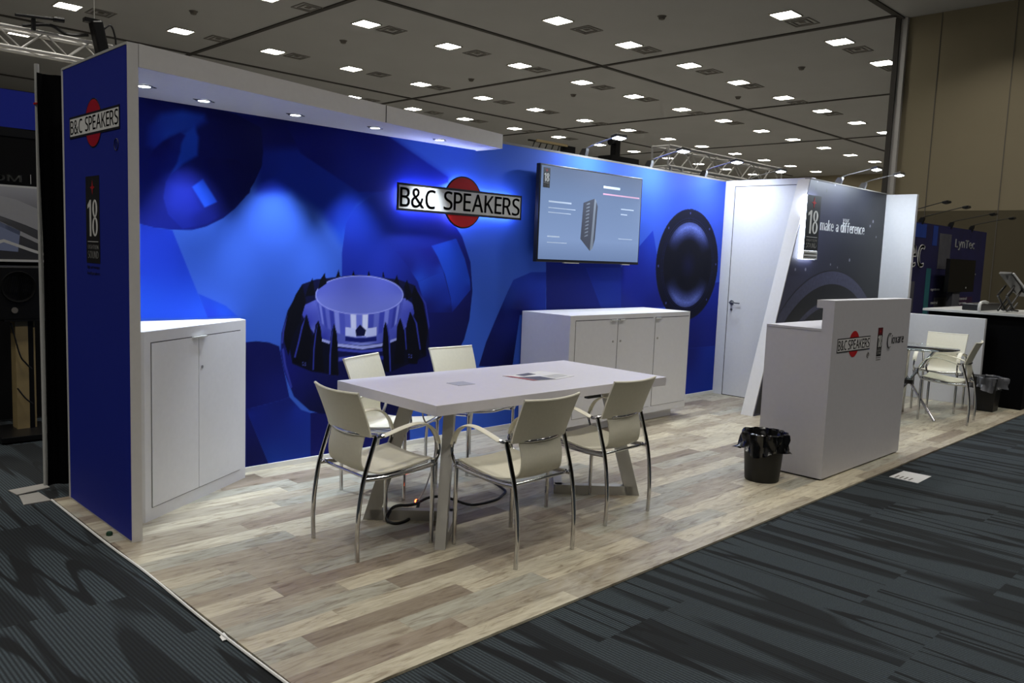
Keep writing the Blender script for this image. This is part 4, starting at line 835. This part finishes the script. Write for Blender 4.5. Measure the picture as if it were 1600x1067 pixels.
# ------------------------------------------------------------------ chairs
def make_chair():
    r = thing('leather_armchair', None, 'chair')
    prof = [(.228, .452), (.19, .447), (.12, .436), (.03, .424), (-.05, .418), (-.11, .420), (-.148, .432), (-.170, .462), (-.174, .515), (-.164, .565), (-.152, .61), (-.148, .635)]
    hw = [.198, .2, .2, .2, .2, .188, .165, .152, .150, .150, .152, .158]
    P = spline([Vector((hw[i], y, z)) for i, (y, z) in enumerate(prof)], 3)
    g = []
    for v in P:
        back = max(0, min(1, (v.z-.45)/.12)) if v.y < -.1 else 0
        row = []
        for j in range(-4, 5):
            u = j/4
            sagz = -.012*(1-u*u)*(1-back); bowy = -.018*(1-u*u)*back
            row.append((v.x*u, v.y+bowy, v.z+sagz))
        g.append(row)
    MB().sheet(g, .007).build('seat', 'leather', r, smooth=True)
    g = []
    for i in range(9):
        t = i/8; z = .605+.215*t; y = -.146-.082*t**1.15
        w_ = .196+.008*t
        g.append([(w_*j/6, y-.030*(1-(j/6)**2), z+.006*(abs(j/6)**2)*t) for j in range(-6, 7)])
    bb = MB().sheet(g, .010)
    b = bb.build('backrest', 'leather', r, smooth=True)
    top = g[-1]; hem = MB().tube([(p[0], p[1], p[2]) for p in top], .0075, n=8, sub=2); hem.build('top_seam', 'leather', b, smooth=True)
    for s in (-1, 1):
        x = .212*s
        MB().tube([(x, -.128, .612), (x, -.158, .52), (x, -.195, .40), (x, -.217, .27), (x, -.226, .14), (x, -.222, .0)], .0115, n=12, sub=6).build('leg', 'chrome', r, smooth=True)['label'] = 'curved rear chrome leg'
        MB().tube([(x, .222, .445), (x, .224, .3), (x, .225, .15), (x, .225, 0)], .0115, n=12, sub=3).build('leg', 'chrome', r, smooth=True)['label'] = 'straight front chrome leg'
        MB().tube([(x, .222, .422), (x, .1, .408), (x, -.06, .398), (x, -.19, .402)], .011, n=10).tube([(x*.93, .2, .437), (x*.93, .1, .423), (x*.93, -.06, .408), (x*.93, -.17, .415)], .006, n=8).build('side_rail', 'chrome', r, smooth=True)
        arm = MB().tube([(x, -.088, .606), (x, -.03, .622), (x, .035, .638), (x, .10, .648), (x, .155, .643), (x, .205, .618), (x, .240, .575), (x, .256, .53)], .01, n=10, sub=5, flat=(.021, .006))
        a = arm.build('armrest', 'leather', r, smooth=True)
        MB().tube([(x, -.128, .612), (x, -.105, .604), (x, -.085, .608)], .0085, n=8).build('arm_socket', 'chrome', a, smooth=True)
        MB().tube([(x, .250, .545), (x, .262, .51), (x, .258, .47), (x, .235, .432), (x, .222, .42)], .0085, n=8).build('arm_tube', 'chrome', a, smooth=True)
        MB().cyl((x+.022*s, -.128, .612), (x-.012*s, -.128, .612), .0075, n=10).cyl((x-.02*s, .222, .422), (x+.018*s, .222, .422), .007, n=10).build('bolt', 'chrome', r, smooth=True)
    MB().tube([(-.215, -.128, .613), (-.17, -.145, .611), (-.09, -.172, .608), (0, -.182, .607), (.09, -.172, .608), (.17, -.145, .611), (.215, -.128, .613)], .0085, n=10).build('back_rail', 'chrome', r, smooth=True)
    MB().tube([(-.21, .226, .446), (-.14, .229, .436), (0, .231, .427), (.14, .229, .436), (.21, .226, .446)], .009, n=10).build('front_rail', 'chrome', r, smooth=True)
    MB().cyl((-.205, -.16, .400), (.205, -.16, .400), .008, n=10).build('cross_rail', 'chrome', r, smooth=True)
    return r
GR = None
chs = [((.953, -1.586), R(-92), 'cream leather armchair at the left end of the meeting table'),
       ((1.612, -.842), R(-157), 'cream leather armchair behind the meeting table, left of two'),
       ((2.39, -.73), R(180), 'cream leather armchair behind the meeting table, right of two'),
       ((1.466, -2.119), R(1), 'cream leather armchair nearest the camera in front of the table'),
       ((2.320, -1.984), R(1.5), 'cream leather armchair at the right front of the meeting table'),
       ((7.545, -2.32), R(8), 'cream leather armchair in front of the glass table'),
       ((8.20, -2.02), R(96), 'cream leather armchair behind the glass table by the low partition')]
ch0 = None
for (p, rz, lab) in chs:
    c = make_chair() if ch0 is None else copy_tree(ch0)
    ch0 = ch0 or c
    c.location = (p[0], p[1], 0); c.rotation_euler = (0, 0, rz); c['label'] = lab

# ------------------------------------------------------------------ glass table
gt = thing('glass_table', 'round glass-topped table on crossed chrome legs behind the counter', 'table')
gx, gy = 7.36, -1.98
MB().lathe([(0, .728), (.443, .728), (.45, .732), (.45, .736), (.443, .740), (0, .740)], c=(gx, gy, 0), n=64).build('glass_top', 'glass', gt, smooth=True)
for k in range(3):
    a = R(20+120*k)
    b0 = Vector((gx+.30*math.cos(a), gy+.30*math.sin(a), 0)); t0 = Vector((gx-.27*math.cos(a), gy-.27*math.sin(a), .722))
    off = Vector((-math.sin(a), math.cos(a), 0))*.02
    MB().cyl(b0+off, t0+off, .014, n=14).build('leg', 'chrome', gt, smooth=True)
    MB().cyl(t0+off, (t0.x+off.x, t0.y+off.y, .729), .022, n=16).build('glass_pad', 'black', gt)
MB().cyl((gx, gy, .35), (gx, gy, .39), .05, n=20).build('hub', 'black', gt)
settle(gt, (gx, gy, 0))

# ------------------------------------------------------------------ arm lights on the walls
def arm_light(base, label, m='steel', reach=.36, up=.16, warm=False, group='clip-on arm floodlights on the booth walls', power=0):
    r = thing('arm_light', label, 'arm light', group=group)
    MB().prism([(-.02, -.006, -.03), (-.02, .05, -.03), (-.02, .05, .03), (-.02, .02, .075), (-.02, -.03, .075), (-.02, -.03, .05)], (.04, 0, 0)).build('clamp', m, r)
    MB().tube([(0, 0, .07), (0, -.08, .10), (0, -reach+.05, up-.01), (0, -reach, up)], .006, n=8, sub=2).build('arm', m, r, smooth=True)
    h = MB().box((0, -reach-.03, up-.004), (.15, .075, .028), Matrix.Rotation(R(-12), 4, 'X')).build('head', m, r, bevel=.004)
    MB().box((0, -reach-.03, up-.021), (.13, .055, .004), Matrix.Rotation(R(-12), 4, 'X')).build('lens', 'lamp' if power else 'vent', h)
    r.location = base
    if power:
        area('floodlight_beam', (base[0], base[1]-reach-.033, base[2]+up-.032), .13, power, (.78, .88, 1.0), rot=(R(16), 0, 0), size_y=.055)
    return r
for i, (x, lab) in enumerate(((4.40, 'white arm floodlight clipped on the blue wall above the television left half'), (5.42, 'white arm floodlight clipped on the blue wall above the television right end'),
                              (6.437, 'white arm floodlight clipped on the blue wall above the printed woofer'), (7.42, 'white arm floodlight reaching over the top of the white door'))):
    arm_light((x, .02, 2.44), lab, power=(17, 17, 14, 12)[i])
MB().box2((7.36, .04, 0), (7.48, .08, 2.42)).build('closet_back_post', 'white_matt', None)
tag(bpy.data.objects['closet_back_post'], 'white upright post behind the closet carrying an arm light', 'post')
arm_light((7.56, MY+.02, 2.43), 'white arm floodlight on the left part of the dark mural wall', power=13)
arm_light((8.21, MY+.02, 2.43), 'white arm floodlight on the right part of the dark mural wall', power=13)
# ------------------------------------------------------------------ trusses behind
def truss(name, label, a, b, s, group=None, legs=()):
    """square lattice girder from a to b (along x), a = lower front chord start, s = section"""
    r = thing(name, label, 'truss'); a, b = Vector(a), Vector(b); L = (b-a).length; d = (b-a)/L
    C4 = [Vector((0, 0, 0)), Vector((0, s, 0)), Vector((0, 0, s)), Vector((0, s, s))]
    for c in C4: MB().cyl(a+c, b+c, .024, n=12).build('chord', 'alu', r, smooth=True)
    n = max(2, round(L/(s*1.15))); m = MB()
    for i in range(n):
        p, q = a+d*(L*i/n), a+d*(L*(i+1)/n)
        for (u, v) in ((0, 2), (1, 3), (0, 1), (2, 3)):
            U, V = (C4[u], C4[v]) if i % 2 == 0 else (C4[v], C4[u])
            m.cyl(p+U, q+V, .010, n=8)
    for p in (a, b):
        for (u, v) in ((0, 2), (1, 3), (0, 1), (2, 3)): m.cyl(p+C4[u], p+C4[v], .014, n=8)
    m.build('bracing', 'alu', r, smooth=True)
    for X in legs:
        for c in ((0, 0), (s, 0), (0, s), (s, s)):
            MB().cyl((X+c[0]-s/2, a.y+c[1], 0), (X+c[0]-s/2, a.y+c[1], a.z), .024, n=10).build('upright', 'alu', r, smooth=True)
    settle(r, ((a.x+b.x)/2, a.y+s/2, 0 if legs else a.z)); return r
truss('lighting_truss', 'silver lattice truss standing behind the blue back wall', (8.58, 2.0, 2.88), (12.0, 2.0, 2.88), .29, legs=(8.8, 11.2))
tl = truss('lighting_truss', 'silver lattice truss hanging at the upper left of the hall', (-1.2, 6.7, 3.80), (2.55, 6.7, 3.80), .24)
hw = MB()
for X in (-.9, 2.37): hw.cyl((X, 6.82, 4.04), (X, 6.82, ZC), .006, n=6)
o = hw.build('hanging_wire', 'greymetal', tl); o.data.transform(Matrix.Translation(-Vector(tl.location)))
ml = thing('stage_light', 'black stage light hanging at the end of the upper left truss', 'stage light')
MB().box((2.36, 6.62, 4.10), (.14, .16, .40), Matrix.Rotation(R(-12), 4, 'Y')).build('body', 'black', ml, bevel=.02)
MB().box((2.27, 6.62, 4.29), (.18, .1, .05)).cyl((2.36, 6.62, 4.26), (2.36, 6.82, 4.04), .02).build('bracket', 'black', ml)
MB().tube([(2.42, 6.62, 4.22), (2.50, 6.6, 4.28), (2.55, 6.6, 4.15), (2.56, 6.6, 4.05)], .012, n=6).build('lead', 'cable', ml, smooth=True)
MB().tube([(1.5, 6.7, 4.08), (1.8, 6.66, 4.14), (2.0, 6.7, 4.08), (2.25, 6.68, 4.12)], .022, n=6).build('cable_bundle', 'cable', ml, smooth=True)
settle(ml, (2.36, 6.62, 3.9))
mb = thing('boom_light', 'thin black horizontal light bar clamped on the upper left truss', 'stage light')
MB().cyl((1.40, 6.6, 4.17), (1.93, 6.6, 4.22), .02, n=10).build('bar', 'black', mb, smooth=True)
MB().box((1.6, 6.62, 4.10), (.04, .05, .14)).build('clamp', 'black', mb); MB().cyl((1.82, 6.6, 4.21), (1.94, 6.6, 4.22), .032, n=12).build('lamp_head', 'black', mb, smooth=True)
settle(mb, (1.6, 6.62, 4.03))
# black equipment beyond the wall
bt = thing('black_display_frame', 'black stand with box and pole beyond the blue back wall', 'display stand')
MB().box2((7.9, 2.5, 2.78), (8.55, 2.75, 2.99)).build('box', 'black', bt)
MB().box2((8.05, 2.55, 2.99), (8.15, 2.65, 3.22)).build('pole', 'black', bt); MB().cyl((7.97, 2.6, 3.19), (8.12, 2.6, 3.2), .05, n=14).build('projector_head', 'black', bt, smooth=True)
MB().box2((8.1, 2.6, 0), (8.2, 2.7, 2.78)).build('upright', 'black', bt)
settle(bt, (8.1, 2.6, 0))
bt = thing('black_girder', 'short black lattice girder beyond the blue wall left of the floodlight', 'truss')
g = MB()
for z in (2.86, 2.98): g.box2((6.2, 2.5, z), (7.05, 2.53, z+.02))
for i in range(7): g.cyl((6.25+i*.12, 2.51, 2.87), (6.31+i*.12, 2.51, 2.99), .009, n=6)
g.box2((6.85, 2.48, 2.84), (7.08, 2.55, 3.0)); g.build('lattice', 'black', bt)
MB().box2((6.6, 2.5, 0), (6.65, 2.53, 2.86)).build('upright', 'black', bt)
MB().box2((6.3, 2.46, 2.98), (6.9, 2.48, 3.01)).build('amber_strip', 'wood', bt)
settle(bt, (6.6, 2.5, 0))

# ------------------------------------------------------------------ neighbouring booth at the left
nb = thing('neighbour_banner', 'blue and black banner wall with grey car picture at far left', 'banner')
NY = 2.6
MB().box2((-2.2, NY, 0), (1.1, NY+.06, 2.67)).build('frame', 'blackm', nb)
MB().box2((-2.2, NY-.003, 2.37), (1.1, NY, 2.665)).build('blue_header', 'bluewall', nb)
MB().prism([(-2.2, NY-.005, 2.34), (.35, NY-.005, 2.37), (1.1, NY-.005, 2.335), (1.1, NY-.005, 2.30), (-2.2, NY-.005, 2.30)], (0, .002, 0)).build('black_wave', 'black', nb)
MB().box2((-2.2, NY-.006, 1.90), (1.1, NY, 1.915)).build('white_rule', 'sign', nb)
MB().box2((-2.2, NY-.007, 1.318), (1.1, NY, 1.90)).build('car_picture', 'car_grad', nb)
for pts, mm in (([(.1, 1.86), (.38, 1.80), (.62, 1.70), (.62, 1.52), (.44, 1.60), (.1, 1.72)], 'slide_light'), ([(.0, 1.74), (.30, 1.60), (.62, 1.44), (.62, 1.41), (.30, 1.56), (.0, 1.69)], 'slide_light'),
                ([(.1, 1.69), (.4, 1.55), (.38, 1.38), (.1, 1.40)], 'slide_dark'), ([(.1, 1.42), (.28, 1.48), (.5, 1.40), (.7, 1.33), (.7, 1.318), (.5, 1.375), (.28, 1.455), (.1, 1.38)], 'sign')):
    MB().prism([(a, NY-.0075-.0003*(mm == 'sign'), b) for a, b in pts], (0, -.001, 0)).build('car_shape', mm, nb)
MB().box2((-2.2, NY-.03, 1.30), (1.1, NY-.001, 1.318)).build('ledge', 'sign', nb)
text('lettering', 'COM', 'sign', .30, .052, (.115, NY-.0075, 1.944), (1, 0, 0), (0, 0, 1), nb, depth=.002, bold=-.01)
MB().box2((.483, NY-.008, 1.935), (.487, NY-.002, 2.01)).build('divider', 'sign', nb)
text('lettering', 'VOX', 'sign', .30, .052, (.53, NY-.0075, 1.944), (1, 0, 0), (0, 0, 1), nb, depth=.002, bold=-.01)
settle(nb, (-.5, NY, 0))
ls = thing('studio_monitor', 'black loudspeaker on the stand in front of the far left banner', 'loudspeaker')
MB().box2((.09, 1.95, .885), (.44, 2.25, 1.28)).build('cabinet', 'black', ls, bevel=.006)
MB().lathe([(.0, 0), (.10, 0), (.115, .008), (.12, 0)], n=32).build('woofer', 'blackm', ls, smooth=True)
wf = [o for o in ls.children if o.name.startswith('woofer')][0]; wf.data.transform(Matrix.Translation((.22, 1.95, 1.13)) @ Matrix.Rotation(R(90), 4, 'X'))
MB().cyl((.19, 1.951, .955), (.19, 1.945, .955), .022, n=18).build('tweeter', 'vent', ls)
settle(ls, (.26, 2.1, .885))
st = thing('monitor_stand', 'pale wooden column stand with black base at far left', 'speaker stand')
MB().box2((.20, 1.99, .04), (.285, 2.12, .87)).build('column', 'wood', st); MB().box2((.285, 1.99, .04), (.32, 2.12, .87)).build('column', 'black', st); MB().box2((.32, 2.0, .04), (.335, 2.11, .87)).build('column', 'wood', st)
MB().box2((.03, 1.72, 0), (.42, 2.22, .04)).build('base', 'black', st, bevel=.004); MB().box2((.12, 1.95, .87), (.42, 2.2, .885)).build('top_plate', 'black', st)
MB().tube([(.17, 1.98, .86), (.22, 1.965, .62), (.26, 1.97, .55), (.30, 1.97, .50)], .006, n=6).build('lead', 'cable', st)
MB().tube([(.2, 1.97, .36), (.25, 1.96, .28), (.3, 1.96, .23)], .006, n=6).build('lead', 'cable', st)
settle(st, (.26, 2.05, 0))
# drape and pole
dp = MB(); g = []
for i in range(49):
    x = -.045+i*.028; g.append([(x+.01*math.sin(z*2+i), .345+.022*math.sin(i*1.25)+.006*math.sin(z*3), z) for z in [.02+j*.2425 for j in range(11)]])
dp.sheet(g, .004)
tag(dp.build('black_drape', 'drape', smooth=True), 'tall black drape hanging behind the left wing wall', 'drape')
pp = thing('drape_pole', 'thin pale upright pole with red band left of the black drape', 'pole')
MB().cyl((-.042, .40, .012), (-.042, .40, 2.50), .012, .013, n=16).build('tube', 'sign', pp, smooth=True)
MB().cyl((-.042, .40, 2.27), (-.042, .40, 2.28), .0205, n=16).build('red_band', 'red', pp); MB().cyl((-.042, .40, 2.43), (1.3, .40, 2.43), .012, n=10).build('crossbar', 'blackm', pp, smooth=True)
settle(pp, (-.042, .4, 0))
for i, (pts, lab) in enumerate((([(-.225, .475), (-.02, .505), (-.02, .40), (-.21, .348)], 'flat steel base plate under the drape pole, rear one'), ([(-.205, .325), (-.10, .335), (-.088, .125), (-.232, .125)], 'flat steel base plate by the plank floor corner, front one'))):
    tag(MB().prism([(a, b, -.0115) for a, b in pts], (0, 0, .006)).build('base_plate', 'steel_matt', None), lab, 'base plate', 'steel plates beside the drape')
tag(MB().lathe([(0, 0), (.0155, 0), (.016, .012), (.012, .018), (0, .018)], c=(-.045, -.69, 0), n=20).build('castor_cap', 'green', smooth=True), 'small dark green cap on planks beside the blue side wall', 'cap')
tag(MB().prism([(-.115, -2.09, -.006), (-.09, -2.075, 0), (-.095, -2.13, -.004), (-.12, -2.125, -.007)], (0, 0, .002)).build('tape_scrap', 'silver'), 'tiny crumpled silver tape scrap at the floor edge', 'tape')
pn = thing('floor_notice', 'white paper notice lying on the dark carpet by the counter', 'notice')
MB().prism([(4.70, -2.82, -.0115), (4.975, -2.825, -.0115), (4.985, -3.02, -.0115), (4.69, -3.025, -.0115)], (0, 0, .002)).build('sheet', 'paper', pn)
g = MB()
for i in range(4): g.box2((4.715, -2.85-.032*i-.012, -.0094), (4.80, -2.85-.032*i, -.0090))
g.build('print_lines', 'vent', pn)
settle(pn, (4.84, -2.92, -.0115))

# ------------------------------------------------------------------ neighbouring booth at the right
ly = thing('neighbour_back_wall', 'navy and purple printed booth wall reading LynTec beyond the counter', 'booth wall')
LYY = -.6
MB().box2((9.4, LYY, 0), (14.5, LYY+.1, 2.22)).build('panel', 'purple', ly)
def lyb(x0, x1, z0, z1, m, nme='printed_stripe', d=.004): return MB().box2((x0, LYY-d, z0), (x1, LYY, z1)).build(nme, m, ly)
lyb(11.75, 11.95, .0, 1.55, 'teal'); lyb(10.9, 11.3, .9, 1.35, 'bannergrey'); lyb(12.2, 12.75, 1.55, 2.10, 'bannergrey', 'printed_photo'); lyb(12.2, 12.9, .3, 1.1, 'bannergrey', 'printed_photo')
lyb(13.0, 14.1, .2, 1.1, 'maroon'); lyb(10.7, 11.6, 2.0, 2.2, 'bluewall_dim'); lyb(11.9, 12.1, 1.9, 2.2, 'bluewall_dim')
text('lettering', 'LynTec', 'textw', 2.13, .56, (9.44, LYY-.006, 1.43), (1, 0, 0), (0, 0, 1), ly, depth=.004, bold=.035)
text('lettering', 'LynTec', 'textw', .98, .17, (12.95, LYY-.006, 1.87), (1, 0, 0), (0, 0, 1), ly, depth=.004, bold=.035)
for i, (x, z, wd) in enumerate(((13.5, 1.63, .5), (13.45, 1.46, .7), (13.45, 1.30, .35), (13.45, 1.22, .35), (13.4, 1.05, .38), (13.4, .97, .38), (12.0, 1.2, .4), (12.05, 1.0, .3))):
    text('small_print', ('power control', 'sequencing and more', 'breaker', 'panels', 'control', 'systems', 'system', 'control')[i], 'textw', wd, .045, (x, LYY-.006, z), (1, 0, 0), (0, 0, 1), ly, depth=.003)
MB().box2((14.5, LYY, 0), (14.58, LYY+.6, 2.22)).build('return_panel', 'purple', ly)
settle(ly, (12, LYY, 0))
t2 = thing('far_screen', 'switched-off black screen on a stand before the navy booth wall', 'screen')
MB().box2((12.1, -.82, 1.20), (13.35, -.76, 1.71)).build('panel', 'black', t2); MB().box2((12.4, -.8, .0), (12.75, -.72, 1.2)).build('stand', 'bannergrey', t2)
MB().box2((12.93, -.824, 1.255), (12.97, -.82, 1.28)).build('sticker', 'sign', t2)
settle(t2, (12.7, -.8, 0))
for i, (x, up_) in enumerate(((10.55, .17), (11.4, .16), (12.7, .14), (13.75, .14))):
    arm_light((x, LYY, 2.22), 'black unlit arm light, %s from the left on the navy booth wall' % ('first', 'second', 'third', 'fourth')[i], m='black', reach=.55, up=up_+.06, group='black arm lights on the navy booth wall')
dt = thing('draped_table', 'tall black draped table behind the low white partition', 'table')
MB().box2((8.95, -2.66, 0), (10.3, -1.6, 1.045)).build('drape', 'drape', dt, bevel=.01); MB().box2((8.90, -2.68, 1.045), (10.35, -1.55, 1.07)).build('tabletop', 'sign', dt)
settle(dt, (9.6, -2.1, 0))
ts = thing('tablet_stand', 'white tablet on a black folding stand on the draped table', 'tablet stand')
q = MB()
def bar2(a, b, r=.012): q.cyl((a[0], -2.40, a[1]), (b[0], -2.40, b[1]), r, n=8); q.cyl((a[0], -2.31, a[1]), (b[0], -2.31, b[1]), r, n=8)
for a, b in (((9.05, 1.08), (9.55, 1.30)), ((9.55, 1.30), (9.83, 1.26)), ((9.3, 1.10), (8.98, 1.25)), ((8.98, 1.25), (9.25, 1.36)), ((9.25, 1.08), (9.45, 1.16)), ((9.2, 1.09), (9.5, 1.07))): bar2(a, b)
q.build('frame', 'black', ts, smooth=True)
MB().prism([(8.97, -2.42, 1.50), (9.02, -2.42, 1.52), (9.87, -2.42, 1.26), (9.82, -2.42, 1.235)], (0, .12, 0)).build('tablet_case', 'black', ts)
MB().prism([(9.03, -2.43, 1.502), (9.08, -2.43, 1.512), (9.86, -2.43, 1.272), (9.82, -2.43, 1.256)], (0, .12, 0)).build('tablet', 'paper', ts)
settle(ts, (9.3, -2.28, 1.07)); ts.location.z = 1.086
tag(MB().tube([(8.93, -2.15, 1.071), (8.92, -2.15, 1.12), (8.96, -2.15, 1.17), (9.1, -2.15, 1.18), (9.22, -2.15, 1.17)], .018, n=8).build('white_hose_lamp', 'sign', smooth=True), 'white curved gooseneck lamp at the left end of draped table', 'lamp')
tag(MB().box2((9.15, -2.1, 1.07), (10.0, -1.9, 1.15)).build('equipment_case', 'black', bevel=.01), 'low black equipment case on the draped table', 'case')
egg = thing('shell_chair', 'pale curved shell chair far beyond the low partition, left one', 'chair', group='pale shell chairs beyond the partition')
g = []
for i in range(9):
    a = -PI*.62+PI*1.24*i/8
    g.append([(.27*math.sin(a)*(.75+.25*t), .25*math.cos(a)*(.8+.3*t), .45+t*.42*(.45+.55*math.cos(a*.75))) for t in [j/5 for j in range(6)]])
MB().sheet(g, .012).build('shell', 'sign', egg, smooth=True)
MB().lathe([(.0, .43), (.24, .45), (.26, .47), (0, .475)], n=24).build('seat', 'sign', egg, smooth=True)
for s in ((.2, .2), (-.2, .2), (.2, -.2), (-.2, -.2)): MB().cyl((s[0], s[1], 0), (s[0]*.5, s[1]*.5, .44), .012, n=8).build('leg', 'chrome', egg, smooth=True)
egg.location = (12.2, -1.75, 0); egg.rotation_euler.z = R(-60)
e2 = copy_tree(egg); e2.location = (13.3, -1.6, 0); e2.rotation_euler.z = R(40); e2['label'] = 'pale curved shell chair far beyond the low partition, right one'
